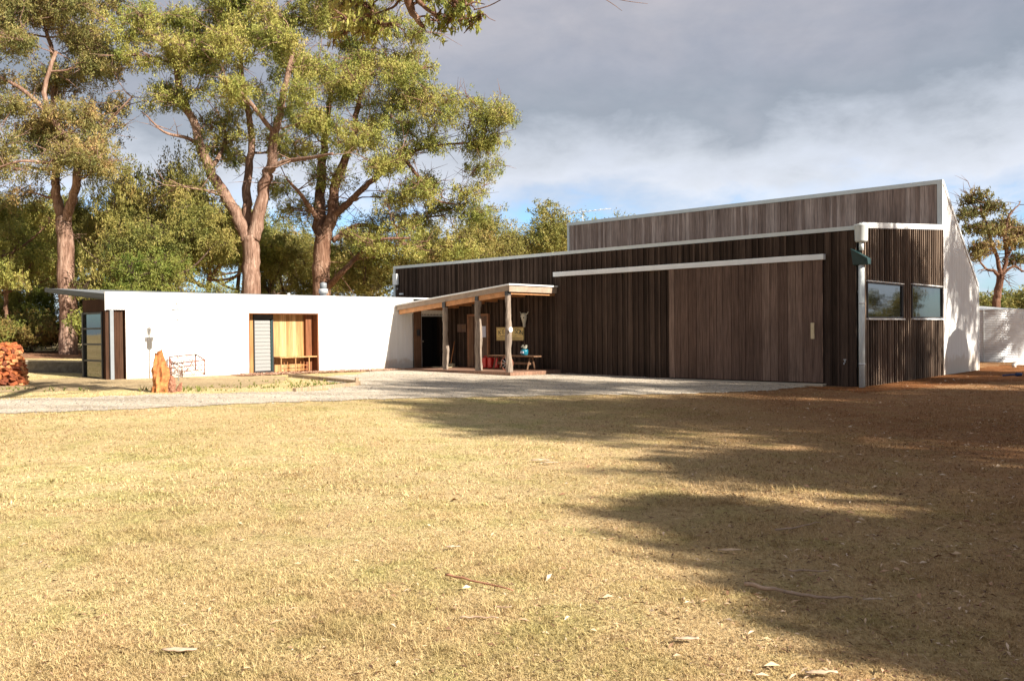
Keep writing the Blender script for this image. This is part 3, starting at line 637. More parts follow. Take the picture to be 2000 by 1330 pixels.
for i in range(9):
    a=i*2.4; q=c+Vector((.09*math.cos(a),.09*math.sin(a),.31+.05*math.sin(i*3))); m.tube([c+Vector((0,0,.22)),q],.005,4)
    for k in range(5):
        b=k*1.26; m.add([q,q+Vector((.035*math.cos(b),.035*math.sin(b),.02)),q+Vector((.035*math.cos(b+.8),.035*math.sin(b+.8),.02))],[(0,1,2)])
m.build('flowers',M['bone'],T)
T=thing('broom','broom with pale wooden handle leaning against the dark porch wall','broom',W(15.35,-.35,.24))
m=MB(); m.tube([W(15.35,-.35,.35),W(15.38,-.12,1.2)],.016,8); m.build('handle',M['orange_pale'],T)
m=MB(); m.bb(15.15,15.55,-.42,-.32,.24,.36); m.build('head',M['pale_wood'],T)
T=thing('notice_board','small brown notice board on the dark wall beside the doorway','notice board',W(14.95,-.06,1.6))
m=MB(); m.bb(14.78,15.25,-.09,-.05,1.55,1.85); m.build('board',M['door_boards'],T)
m=MB(); m.bb(14.8,15.0,-.097,-.092,1.66,1.8); m.build('notice',M['brown_boards'],T)
T=thing('door_mat','tan coir mat on the deck before the porch doorway','mat',W(15.2,-.8,.24)); m=MB(); m.bb(14.8,15.6,-1.1,-.5,.237,.255); m.build('mat_pad',M['pale_wood'],T)
# ------------------------------------------------------------------ yard objects
c=GP(297,737); c=W(U0-1.45,-11.55,0); c.z=float(gz(c.x,c.y))
def S_(z): return Vector((c.x,c.y,z))
T=thing('weather_station','slim white pole with a white sensor head before the white wall','weather station',S_(c.z))
m=MB(); m.tube([S_(c.z),S_(2.05)],.016,8); m.build('pole',M['galv'],T)
m=MB(); 
for i in range(5): m.lathe(S_(2.0),[(.05,i*.04),(.085,i*.04+.012),(.085,i*.04+.02),(.045,i*.04+.03)],16)
m.build('sensor_shield',M['trim_white'],T)
m=MB(); m.bb(U0-1.55,U0-1.35,-11.68,-11.42,2.25,2.28); m.build('bracket',M['roof'],T)
m=MB(); m.lathe(S_(2.28),[(.016,0),(.016,.12),(.055,.14),(.065,.30),(.055,.30)],16); m.build('rain_gauge',M['trim_white'],T)
# rotted stump
def blob_stump(px0,py0,w_,h_,seed,mat,lean=0):
    r=random.Random(seed); b=GP(px0,py0); m=MB(); n=18; L=14; pts=[];rad=[]
    vs=[];fs=[]
    for i in range(L+1):
        t=i/L
        for k in range(n):
            a=2*math.pi*k/n; R=w_*(1.15-.35*t-.34*max(0,t-.62)/.38)*(1+.16*math.sin(3*a+seed+2*t)+.14*math.sin(7*a+5*t*seed)+r.uniform(-.10,.10))
            top=h_*(1+.05*math.sin(a+seed)+r.uniform(-.05,.05))
            vs.append(b+Vector((R*math.cos(a)+lean*t*h_,R*math.sin(a)*.8,top*t-.03)))
    for i in range(L):
        for k in range(n): fs.append((i*n+k,i*n+(k+1)%n,(i+1)*n+(k+1)%n,(i+1)*n+k))
    fs.append([L*n+k for k in range(n)]); m.add(vs,fs); return m,b
m,b=blob_stump(316,766,.175,.98,1,None,-.06)
T=thing('tree_stump','tall ragged orange rotted stump on the grass before the white wall','stump',b)
m.build('stump_wood',M['stump'],T)
m2,_=blob_stump(333,766,.10,.40,4,None,.1); m2.build('root_spur',M['stump_red'],T)
m2,b2=blob_stump(347,765,.06,.24,8,None,.35); T=thing('wood_block','small reddish split block of wood beside the orange stump','wood block',b2); m2.build('block',M['stump_red'],T)
# expanding trellis rack
a0=G(330,733); 
T=thing('wire_rack','rusty folded wire frame with crossed bars standing before the white wall','frame',(at(360,700,25.3).x,25.3,float(gz(-9.5,25.3))))
base=Vector(a0); 
def K(px,py,dy=0):
    return at(px,py,25.1+dy)
A1,B1,C1,D1=(331,697),(383,692),(400,702),(347,712)
m=MB(); 
fr=lambda x,y: K(x,y,0); bk=lambda x,y: K(x,y,.45)
top=[bk(331,697),bk(382,692),fr(400,703),fr(334,711)]; bot=[bk(331,731),bk(382,722),fr(400,731),fr(334,734)]
for i in range(4):
    m.tube([top[i],top[(i+1)%4]],.018,6); m.tube([top[i],bot[i]],.018,6); m.tube([bot[i],bot[(i+1)%4]],.009,6)
for s in (0,1,2):
    t=s/3
    for q0,q1 in (((0,1),(0,1)),((2,3),(2,3))):
        A_=top[q0[0]]*(1-t)+top[q0[1]]*t; Bb=bot[q0[0]]*(1-t-.33)+bot[q0[1]]*(t+.33); m.tube([A_,Bb],.008,5)
        A_=bot[q0[0]]*(1-t)+bot[q0[1]]*t; Bb=top[q0[0]]*(1-t-.33)+top[q0[1]]*(t+.33); m.tube([A_,Bb],.008,5)
for k in range(1,3):
    for q in (0,2): 
        p=top[q]*(1-k/3)+bot[q]*(k/3); p2=top[q+1]*(1-k/3)+bot[q+1]*(k/3); m.tube([p,p2],.009,5)
m.build('wire_frame',M['rust'],T)
# firewood pile
b=GP(14,752); T=thing('firewood_stack','domed stack of orange split firewood at the far left edge','woodpile',b); m=MB(); rr=random.Random(3)
H=1.05
for lay in range(13):
    z=lay*.074+.04; R=.43*(1-.42*(lay/13)**1.6)
    n=int(2*math.pi*R/.13)
    for k in range(n):
        a=2*math.pi*(k+rr.random()*.4+lay*.5)/n; l=rr.uniform(.22,.34); r_=R-l*.35+rr.uniform(-.03,.05)
        q=b+Vector((math.cos(a)*r_,math.sin(a)*r_,z+rr.uniform(-.015,.015)))
        m.box(q,(l,rr.uniform(.07,.15),rr.uniform(.03,.10)),a+rr.uniform(-.6,.6),rr.uniform(-.4,.35),rr.uniform(-.8,.8))
for k in range(22):
    a=rr.random()*6.28; r_=rr.random()*.22; m.box(b+Vector((math.cos(a)*r_,math.sin(a)*r_,0.97+rr.uniform(-.04,.06))),(.25,.1,.07),rr.random()*6,rr.uniform(-.4,.4),rr.uniform(-.5,.5))
m.build('split_logs',M['firewood'],T)
m=MB(); m.lathe(b,[(.30,0),(.28,.5),(.18,.9)],12); m.build('inner_logs',M['stump_red'],T)
# retaining wall at left
a=GP(48,728); b=GP(172,738); T=thing('retaining_wall','low grey stone retaining wall left of the glazed wing end','wall',(a+b)/2)
m=MB(); a2=at(30,706,a.y+3.0); 
def wallbox(p,q,h,th=.3):
    p=Vector(p);q=Vector(q); d=(q-p); d.z=0; n=Vector((-d.y,d.x,0)).normalized()*th
    m.hexa([p,q,q+n,p+n,p+Vector((0,0,h)),q+Vector((0,0,h)),q+n+Vector((0,0,h)),p+n+Vector((0,0,h))])
p=GP(30,727,-.05); q=GP(170,729,-.05); wallbox(p,q,.38)
m.build('stone_face',M['stone_wall'],T,.01)
m=MB(); pc=p+Vector((0,0,.39)); qc=q+Vector((0,0,.39)); wallbox(pc,qc,.04,.34); m.build('capping',M['concrete'],T)
# sleeper edging
def sleeper(pa,pb,h,lab):
    a=GP(*pa); b=GP(*pb); T=thing('timber_sleeper',lab,'sleeper',(a+b)/2,'timber edging sleepers'); m=MB(); m.bar(a+Vector((0,0,h/2)),b+Vector((0,0,h/2)),.12,h); m.build('sleeper_beam',M['sleeper'],T,.01)
sleeper((566,736),(700,750),.10,'pale timber edging sleeper running back from the grass wedge point to the mulch')
sleeper((701,753),(575,766),.10,'timber edging sleeper along the gravel side of the grass wedge')
a=GP(697,752); T=thing('edging_peg','short timber peg at the point of the grass wedge','peg',a); m=MB(); m.box(a+Vector((0,0,.09)),(.09,.09,.22),.4); m.build('peg_post',M['sleeper'],T,.008)
# water tanks
def tank(x,y,r,h,lab,grp):
    T=thing('water_tank',lab,'water tank',(x,y,0),grp); m=MB(); n=64; k=int(h/.076)*4; vs=[];fs=[]
    for i in range(k+1):
        z=h*i/k; rr_=r+.009*math.cos(2*math.pi*z/.076)
        for j in range(n): a=2*math.pi*j/n; vs.append((x+rr_*math.cos(a),y+rr_*math.sin(a),z))
    for i in range(k):
        for j in range(n): fs.append((i*n+j,i*n+(j+1)%n,(i+1)*n+(j+1)%n,(i+1)*n+j))
    m.add(vs,fs,True); m.build('tank_wall',M['galv'],T)
    m=MB(); m.lathe((x,y,0),[(r+.04,h-.02),(r+.04,h+.02),(.1,h+.22)],48); m.build('lid',M['galv'],T)
    for j in range(4):
        m=MB(); a=-1.9+j*1.57; m.bar((x+(r+.015)*math.cos(a),y+(r+.015)*math.sin(a),0),(x+(r+.015)*math.cos(a),y+(r+.015)*math.sin(a),h),.05,.02); m.build('seam_strap',M['trim'],T)
c=at(1905,640,40.0); tank(c.x,40.0,2.0,2.28,'corrugated silver water tank beside the white end wall','corrugated water tanks')
c=at(2078,640,40.8); tank(c.x,40.8,1.75,2.28,'corrugated silver water tank cut by the right edge of the photo','corrugated water tanks')
a=GP(1981,722); T=thing('pvc_pipe','short white plastic pipe elbow lying at the right edge near the tanks','pipe',a)
m=MB(); m.tube([a+Vector((0,0,.09)),a+Vector((-.02,0,.17)),a+Vector((.09,0,.22)),a+Vector((.6,.1,.22))],.075,14); m.build('pipe_bend',M['pvc'],T)
a=GP(1988,735); T=thing('blue_valve','small dark blue valve lying on the earth under the white pipe','valve',a); m=MB(); m.tube([a+Vector((-.05,0,.06)),a+Vector((.12,0,.06))],[.06,.05],12); m.tube([a+Vector((-.45,.05,.03)),a+Vector((-.08,0,.06))],.025,8);m.build('valve_body',M['blue'],T)
# ------------------------------------------------------------------ trees
def catmull(P,k=5):
    P=[Vector(p) for p in P]; out=[]
    for i in range(len(P)-1):
        p0=P[max(i-1,0)];p1=P[i];p2=P[i+1];p3=P[min(i+2,len(P)-1)]
        for j in range(k):
            t=j/k; out.append(.5*((2*p1)+(p2-p0)*t+(2*p0-5*p1+4*p2-p3)*t*t+(3*p1-p0-3*p2+p3)*t**3))
    out.append(P[-1]); return out
class Tree:
    def __init__(s,base,seed): s.b=Vector(base); s.r=random.Random(seed); s.g=np.random.default_rng(seed); s.m=MB(); s.nodes=[]; s.cl=[]; s.fine=False
    def limb(s,pts,r0,r1,n=10,jag=.05,k=5):
        p=catmull(pts,k); L=len(p)
        p=[q+Vector((s.r.gauss(0,jag*r0*2),s.r.gauss(0,jag*r0*2),0)) if 0<i<L-1 else q for i,q in enumerate(p)]
        rad=[r0+(r1-r0)*(i/(L-1))**.9 for i in range(L)]
        s.m.tube(p,rad,n,True,.05)
        for q,r in zip(p,rad): s.nodes.append((q,r))
    def grow(s,targets,rc,wood=.035,far=5.0):
        "join each clump centre to the skeleton with a bent branch"
        targets=sorted(targets,key=lambda c:min((c-q).length for q,_ in s.nodes[::2] or s.nodes))
        for c in targets:
            best=min(s.nodes,key=lambda nr:(c-nr[0]).length*(1+.6*(nr[0].z>c.z-.1))-nr[1]*1.5)
            p,r=best; L=(c-p).length; mid=p.lerp(c,.5)+Vector((s.r.gauss(0,.1),s.r.gauss(0,.1),s.r.uniform(-.02,.16)))*L
            q1=p.lerp(mid,.5)+Vector((s.r.gauss(0,.05),s.r.gauss(0,.05),s.r.gauss(0,.05)))*L
            r0=min(r*.62,.035+wood*L*.8); pts=catmull([p,q1,mid,c],3); n=len(pts); rad=[r0+(.014-r0)*(i/(n-1)) for i in range(n)]
            s.m.tube(pts,rad,5,False)
            s.nodes+= [(pts[i],rad[i]) for i in range(2,n,2)]
            for _ in range(6):
                e=c+Vector((s.r.gauss(0,.6),s.r.gauss(0,.6),s.r.gauss(.15,.4)))*rc; s.m.tube([pts[-3],c.lerp(e,.4)+Vector((0,0,.05)),e],[.022,.014,.006],4,False)
            s.cl.append((c,rc*s.r.uniform(.75,1.25)))
    def bare(s,n,L,r=.02,zmin=-99):
        nd=[q for q in s.nodes if q[0].z>zmin]
        for _ in range(n):
            p,rr_=s.r.choice(nd); d=Vector((s.r.gauss(0,1),s.r.gauss(0,1),s.r.gauss(.2,.5))).normalized(); l=L*s.r.uniform(.4,1.2)
            q=p+d*l*.5+Vector((0,0,s.r.uniform(-.1,.1)*l)); e=q+(d+Vector((s.r.gauss(0,.4),s.r.gauss(0,.4),s.r.gauss(0,.4)))).normalized()*l*.5
            s.m.tube([p,q,e],[min(rr_,r),r*.6,.005],4,False); s.m.tube([q,q+(d+Vector((s.r.gauss(0,.9),s.r.gauss(0,.9),s.r.gauss(0,.9)))).normalized()*l*.35],[r*.5,.004],4,False)
    def leaves(s,per,size,tufts=26,droop=.9,flat=.8,wid=.15):
        C=np.array([tuple(c) for c,_ in s.cl]); R=np.array([r for _,r in s.cl]); n=len(C); g=s.g
        # tuft centres spread through a dome, denser to the outside and the top
        d=g.normal(size=(n,tufts,3)); d/=np.linalg.norm(d,axis=2,keepdims=True); rad=g.random((n,tufts,1))**.4*1.12
        T=d*rad*R[:,None,None]; T[...,2]=T[...,2]*flat+np.abs(d[...,2])*.12*R[:,None]; T=T+C[:,None,:]; T=T.reshape(-1,3); RR=np.repeat(R,tufts)
        k=max(1,per//tufts); P=np.repeat(T,k,axis=0); r2=np.repeat(RR,k); N_=len(P)
        P=P+g.normal(size=(N_,3))*(r2[:,None]*np.array([.12,.12,.13])); P[:,2]-=g.random(N_)**2*r2*.28
        D=g.normal(size=(N_,3))*.75; D[:,2]-=droop; D/=np.linalg.norm(D,axis=1,keepdims=True)
        Q=g.normal(size=(N_,3)); Wd=np.cross(D,Q); Wd/=np.linalg.norm(Wd,axis=1,keepdims=True)+1e-9
        L=size*g.uniform(.6,1.35,size=(N_,1)); Wd=Wd*L*wid; D=D*L*.5
        V=np.stack([P-D,P+Wd,P+D,P-Wd],1)-np.array(tuple(s.b)); return V.reshape(-1,3),np.arange(N_*4).reshape(-1,4)
    def finish(s,name,label,cat,bark,leafm,per,size,group=None,**k):
        T=thing(name,label,cat,s.b,group); s.m.build('trunk',bark,T)
        if s.cl:
            v,f=s.leaves(per,size,**k); me=mesh_np('crown',v,f,leafm); link('crown',me,T)
        return T
def blobs(tr,spec,Y,rc,dens,seed):
    "crown lobes given where they show in the photo, filled with clump centres at real depth"
    g=random.Random(seed); out=[]
    for (px,py,rx,ry,dy,rd) in spec:
        k=Y/F; area=rx*ry*k*k*math.pi; dome=min(1.45,max(rc*1.6,.3)); n=max(1,round(area*dens*.30/(rc*rc)))
        for _ in range(n):
            while True:
                a,b_,c_=g.uniform(-1,1),g.uniform(-1,1),g.uniform(-1,1)
                if a*a+b_*b_+c_*c_<=1: break
            q=at(px+a*rx,py+b_*ry,Y+dy+c_*rd); R_=dome*g.uniform(.7,1.25); tx,ty=g.uniform(-.25,.25),g.uniform(-.25,.25)
            for j in range(5):
                t=2*math.pi*(j+g.random()*.7)/5; r_=R_*g.uniform(.45,1.0) if j else R_*.15
                x_,y_=math.cos(t)*r_,math.sin(t)*r_
                out.append(q+Vector((x_,y_,.42*R_*(1-(r_/R_)**2)+tx*x_+ty*y_)))
    return out
def px(tr_Y,l): return [at(x,y,tr_Y+d) for x,y,d in l]
# gum with the forked trunk behind the wing
Y1=45; b=at(492,640,Y1); b.z=float(gz(b.x,b.y)); t=Tree(b,1)
t.limb([b+Vector((.0,0,-.2))]+px(Y1,[(491,570,0),(490,500,0),(487,462,0)]),.51,.41,16,.03)
t.limb(px(Y1,[(484,470,0),(468,435,0),(437,378,-.6),(410,335,-1),(393,285,-1.2),(372,225,-1),(352,180,-1.5),(340,120,-2),(300,70,-2)]),.36,.10,12)
t.limb(px(Y1,[(393,285,-1.2),(365,270,-2),(320,258,-3),(285,225,-3)]),.13,.03,8)
t.limb(px(Y1,[(484,465,.3),(482,410,.6),(484,340,1),(492,270,1),(480,200,.5),(470,120,0),(480,50,0)]),.28,.09,12)
t.limb(px(Y1,[(493,468,0),(505,420,0),(517,360,0),(530,320,-.5),(535,260,-1),(548,215,-1.5),(560,150,-2),(575,90,-2)]),.38,.10,12)
t.limb(px(Y1,[(524,330,-.5),(560,315,-1),(610,308,-2),(650,300,-3)]),.16,.05,8)
t.limb(px(Y1,[(535,262,-1),(500,215,-2),(470,180,-3),(440,150,-3)]),.15,.04,8)
t.limb(px(Y1,[(410,335,-1),(430,300,1),(440,260,2),(420,210,3)]),.15,.04,8)
t.limb(px(Y1,[(440,385,-.5),(400,372,-2),(360,365,-2.5),(330,350,-3)]),.07,.02,6)
sp=[(300,40,62,60,-2,2.5),(340,120,70,45,-2,2.5),(400,50,75,60,0,3),(470,30,70,55,0,3),(430,130,80,42,-2,2.5),(520,95,80,50,-1,3),(380,195,60,35,-1,2.5),(475,185,70,36,-2,2.5),(560,170,62,40,-2,2.5),(540,30,80,50,1,3),(290,130,32,40,-2,2),(450,245,60,28,1,2.5),(560,235,48,30,0,2.5),(600,120,50,50,0,2),(420,285,36,22,2,2),(330,215,22,22,-1,1.5),(620,50,60,60,1,2),(415,-60,150,60,0,4),(570,-60,130,60,0,4),(260,60,30,40,-1,2),(450,330,40,22,2,2),(500,280,50,22,0,2),(580,290,36,18,0,2),(450,80,60,50,-1,3)]
t.grow(blobs(t,sp,Y1,.72,.76,5),.72); t.bare(420,2.0,.03,4)
t.finish('gum_tree','big gum tree whose trunk forks just above the white wing roof','tree',M['bark'],M['leaf'],540,.14)
# second gum
Y2=48; b=at(632,640,Y2); b.z=float(gz(b.x,b.y)); t=Tree(b,2)
t.limb([b+Vector((0,0,-.2))]+px(Y2,[(629,570,0),(628,500,0),(634,460,0)]),.53,.43,16,.03)
t.limb(px(Y2,[(629,470,0),(624,420,.5),(628,350,1),(634,290,1),(640,220,.5),(650,140,0)]),.38,.10,12)
t.limb(px(Y2,[(636,466,0),(650,415,0),(652,370,0),(668,320,-.5),(690,270,-1),(700,200,-1),(720,140,-1)]),.36,.09,12)
t.limb(px(Y2,[(646,425,0),(675,402,-.5),(705,372,-1),(750,335,-1),(800,300,-1),(850,285,-1),(910,280,-1)]),.22,.05,10)
t.limb(px(Y2,[(622,430,.2),(595,390,-1),(560,350,-2)]),.18,.05,8)
t.limb(px(Y2,[(650,470,0),(700,440,1),(760,450,2),(810,430,2),(870,420,2)]),.16,.04,8)
t.limb(px(Y2,[(790,310,-1),(820,350,-1),(850,390,0),(900,400,1)]),.12,.03,8)
t.limb(px(Y2,[(640,560,0),(670,530,-1),(700,500,-1),(735,470,-2),(800,465,-2)]),.2,.05,8)
sp=[(650,60,70,60,1,3),(720,60,70,50,0,3),(700,130,75,50,-1,3),(790,110,60,50,0,3),(770,180,75,45,-1,3),(840,180,45,35,-1,2),(690,210,70,40,-2,3),(640,250,60,35,-2,2.5),(860,235,60,36,-1,2.5),(770,250,70,36,-2,2.5),(930,240,52,30,-1,2),(965,262,36,26,-1,1.5),(700,290,60,28,-2,2.5),(840,300,60,28,-2,2.5),(915,310,45,26,-1,2),(770,340,70,26,-1,2.5),(850,365,60,26,0,2.5),(770,400,50,24,1,2),(900,375,36,24,0,2),(700,460,50,26,2,2),(800,450,60,26,1,2.5),(880,440,45,30,1,2),(740,500,50,26,0,2),(830,500,50,24,0,2),(600,300,32,24,0,2),(560,380,30,22,1,2),(585,420,26,22,2,2),(650,-40,90,50,0,3),(760,-10,70,40,0,3),(660,400,60,22,3,2.5),(720,440,50,20,3,2),(950,430,34,22,0,2),(930,350,30,24,0,1.5),(640,520,40,20,4,2),(690,350,50,22,0,2),(890,490,50,22,0,2),(980,250,26,26,-1,1.2),(820,400,40,18,0,2),(600,240,40,30,0,2)]
t.grow(blobs(t,sp,Y2,.72,.74,6),.72); t.bare(650,2.3,.032,3)
t.finish('gum_tree','wide spreading gum tree with a dark forked trunk behind the roof flue','tree',M['bark_red'],M['leaf'],540,.14)
# left gum
Y3=44; b=at(132,640,Y3); b.z=float(gz(b.x,b.y)); t=Tree(b,3)
t.limb([b+Vector((0,0,-.2))]+px(Y3,[(133,620,0),(130,520,0),(127,450,0),(124,425,0)]),.46,.35,16,.03)
t.limb(px(Y3,[(121,430,0),(113,390,0),(108,350,0),(112,300,.5),(100,230,1),(110,150,1),(90,60,1)]),.27,.09,12)
t.limb(px(Y3,[(129,432,0),(142,390,-.5),(150,340,-1),(138,280,-1),(98,225,-2),(88,170,-2),(110,100,-2)]),.25,.08,12)
t.limb(px(Y3,[(150,345,-1),(190,270,-1),(225,225,-1),(258,190,-1)]),.12,.04,8)
t.limb(px(Y3,[(135,320,-1),(90,318,-3),(40,315,-4),(-10,330,-4)]),.12,.03,8)
t.limb(px(Y3,[(98,225,-2),(50,180,-2),(0,150,-2),(-60,120,-2)]),.14,.04,8)
sp=[(20,30,70,60,0,3),(100,20,70,50,0,3),(170,30,50,50,1,3),(40,110,70,50,0,3),(130,100,60,50,0,3),(200,90,35,45,0,2),(20,200,60,50,0,3),(110,180,60,45,1,3),(200,170,35,36,0,2),(170,240,50,36,-1,2),(70,260,60,40,-2,3),(140,300,62,36,-2,2.5),(190,310,40,30,-1,2),(40,310,60,35,-2,2.5),(90,345,50,18,-2,2),(225,235,20,26,-1,1.5),(-40,60,60,80,0,3),(-50,220,50,80,0,3),(170,345,40,16,-2,2),(60,-50,120,50,0,3),(205,330,22,24,-2,1),(90,260,60,50,1,3),(170,150,50,50,1,3),(70,60,80,60,2,3),(215,40,30,50,0,2),(10,330,40,24,0,3),(160,290,40,30,2,2),(20,390,40,30,3,2)]
t.grow(blobs(t,sp,Y3,.70,.74,7),.70); t.bare(420,1.9,.03,4)
t.finish('gum_tree','tall pale-trunked gum standing clear of the wing at the far left','tree',M['bark'],M['leaf_warm'],540,.14)
# right tree
YR=62; b=at(1947,640,YR); b.z=0; t=Tree(b,4)
t.limb([b+Vector((0,0,-.2))]+px(YR,[(1946,600,0),(1948,575,0),(1955,540,0)]),.30,.24,12,.03)
t.limb(px(YR,[(1954,548,0),(1942,530,0),(1925,525,0),(1908,500,0)]),.16,.05,8)
t.limb(px(YR,[(1955,540,0),(1948,505,0),(1935,470,0),(1925,430,0),(1905,410,0),(1895,385,0)]),.17,.03,8)
t.limb(px(YR,[(1956,540,0),(1966,505,0),(1962,460,0),(1972,420,0),(1990,400,0)]),.17,.04,8)
t.limb(px(YR,[(1958,536,0),(1980,520,0),(2000,530,0),(2030,520,0)]),.12,.03,8)
t.limb(px(YR,[(1966,500,0),(1990,470,1),(2020,440,1)]),.12,.03,8)
sp=[(1905,392,16,10,0,1),(1915,420,18,12,0,1.2),(1900,460,18,16,0,1.2),(1925,480,24,16,0,1.5),(1945,415,20,10,0,1.5),(1960,440,26,14,0,1.5),(1975,480,30,20,0,2),(1915,505,18,12,0,1),(1990,450,24,16,0,2),(2020,480,40,40,1,2),(2000,505,24,12,0,1.5),(1935,445,16,12,0,1)]
t.grow(blobs(t,sp,YR,.55,.30,8),.55); t.bare(240,1.7,.035,3)
t.finish('gum_tree','sparse gum tree with twisted bare limbs behind the water tank','tree',M['bark_red'],M['leaf_warm'],230,.24)
# generic trees: prototypes at the origin then copied
def generic(seed,h,rad,nb,bark,leafm,per,size,rc=1.1,low=.3,tr=.28,lobes=9,shape=1.0,bare=120,wid=.17):
    t=Tree((0,0,0),seed); r=t.r
    top=Vector((r.uniform(-.6,.6),r.uniform(-.6,.6),h*.62))
    t.limb([(0,0,-.3),(r.uniform(-.1,.1),0,h*low*.6),(r.uniform(-.3,.3),r.uniform(-.3,.3),h*low),top],tr,tr*.35,10)
    cs=[]
    for i in range(lobes):
        a=2*math.pi*(i+r.random()*.6)/lobes; f=r.uniform(.35,.95); zz=h*(low+(1-low)*r.uniform(.15,.9)); q=Vector((math.cos(a)*rad*f*shape,math.sin(a)*rad*f,zz*(1.0-.12*f)))
        n0=min(t.nodes,key=lambda nr:abs(nr[0].z-zz*.6)); t.limb([n0[0],n0[0].lerp(q,.5)+Vector((0,0,-.08*h*f)),q],tr*.4,.04,7)
        lr=rad*r.uniform(.28,.46)
        for k in range(int(nb/lobes)):
            d=Vector((r.gauss(0,.55),r.gauss(0,.55),r.gauss(0,.36)))*lr; cs.append(q+d)
    t.grow(cs,rc); t.bare(bare,rad*.35,.02,h*.2)
    T=t.finish('tree','t','tree',bark,leafm,per,size,wid=wid); return T
protos={}
protos['a']=generic(21,12,4.6,95,M['bark_dark'],M['leaf_dark'],620,.19,1.05,.22,.28,10)
protos['b']=generic(22,13,4.4,85,M['bark_red'],M['leaf'],600,.19,1.05,.3,.28,9)
M['leaf_mid']=leafmat('olive_leaves',[(0,(.05,.065,.018)),(.35,(.155,.15,.036)),(.72,(.275,.235,.068)),(1,(.42,.27,.11))])
protos['c']=generic(23,10,4.2,75,M['bark_dark'],M['leaf_mid'],560,.19,1.1,.2,.24,8,bare=80)
protos['d']=generic(24,6,3.0,60,M['bark_dark'],M['leaf_bright'],560,.17,.8,.1,.14,8)
protos['s']=generic(25,1.9,1.5,34,M['bark_dark'],M['bracken'],260,.17,.5,.05,.05,7,bare=10,wid=.2)
protos['f']=generic(26,9,5.5,70,M['bark_dark'],M['leaf_dark'],170,.5,1.5,.12,.2,9)
used=set()
def put(k,x,y,s,rz,label,name='tree',cat='tree',group=None,sz=None,gzv=None):
    p=protos[k]
    if k in used:
        o=p.copy(); COL.objects.link(o)
        for ch in p.children:
            c=ch.copy(); COL.objects.link(c); c.parent=o
    else: o=p; used.add(k)
    o.name=name; o.location=(x,y,float(gz(x,y)) if gzv is None else gzv); o.scale=(s,s,s*(sz or 1)); o.rotation_euler=(0,0,rz)
    if 'group' in o: del o['group']
    tag(o,label,cat,group); return o
def putpx(k,px_,Y,ytop,rz,label,h0,**kw):
    p=at(px_,650,Y); z=float(gz(p.x,p.y)); top=at(px_,ytop,Y).z; s=(top-z)/h0; sx_=kw.pop('wide',1.0)
    o=put(k,p.x,p.y,s*sx_,rz,label,sz=1/sx_,**kw); return o
BG='trees in the bush behind the white wing'
for k,x_,Y,yt,h0,rz,wd,lab in [
 ('c',300,44,275,10,.3,.62,'grey-green tree with bare twisted twigs between the two forked gums'),
 ('a',225,52,345,12,2.0,.6,'dark leafy tree just right of the left gum trunk'),
 ('a',345,43.5,370,12,4.1,.9,'dark bushy tree behind the wing, left of the forked gum trunk'),
 ('b',395,52,330,13,1.2,1.1,'olive tree further back behind the forked gum trunk'),
 ('d',285,39,490,6,.0,1.0,'low bright green shrubby tree just above the wing roof'),
 ('b',48,58,360,13,.7,.85,'olive tree left of the left gum trunk'),
 ('b',15,47,390,12,3.0,1.0,'dark trunked tree at the very left edge'),
 ('c',95,66,425,10,5.0,1.0,'thin warm toned tree seen between the left edge and left gum'),
 ('b',-60,52,330,12,1.1,1.0,'dark tree just beyond the left edge of view'),
 ('d',60,50,560,6,2.5,1.0,'dense green understorey tree under the left canopy'),
 ('d',215,50,550,6,4.4,.7,'green understorey tree just right of the left gum base'),
 ('c',565,56,440,10,2.2,1.0,'warm grey tree seen between the two big trunks'),
 ('a',540,76,420,12,.4,1.2,'dark far tree seen low between the two big trunks'),
 ('a',700,60,470,12,5.2,1.1,'dark green tree behind the shed roof, right of the second trunk'),
 ('c',790,52,450,10,3.3,1.2,'warm toned tree behind the low end of the shed roof'),
 ('b',870,64,425,13,.2,1.1,'olive tree behind the shed roof under the spreading crown'),
 ('c',940,58,420,10,1.6,1.1,'yellowish tree behind the shed, left of the rounded green tree'),
 ('a',1025,80,398,12,2.6,1.25,'rounded green tree rising behind the middle of the shed roof'),
 ('b',905,66,462,13,.9,1.2,'low olive tree just behind the shed roof line'),
 ('c',1075,86,470,10,2.9,1.3,'low warm toned tree right of the rounded green tree'),
 ('b',985,92,420,13,4.0,1.0,'smaller olive tree behind the shed beside the rounded green tree'),
 ('b',1185,84,402,13,5.4,.62,'narrow tree peeping over the left end of the upper roof'),
 ('c',1130,90,412,10,.9,.9,'pale leaved tree top left of the upper roof end'),
 ('a',460,84,400,12,3.7,1.3,'far dark tree low behind the forked gum'),
 ('a',150,88,370,12,5.9,1.3,'far dark tree deep in the bush behind the left gum'),
 ('a',320,95,380,12,1.9,1.3,'far dark tree deep in the bush above the wing roof'),
 ('b',640,95,420,13,3.1,1.3,'far olive tree low behind the spreading gum'),
 ]:
    putpx(k,x_,Y,yt,rz,lab,h0,group=BG,wide=wd)
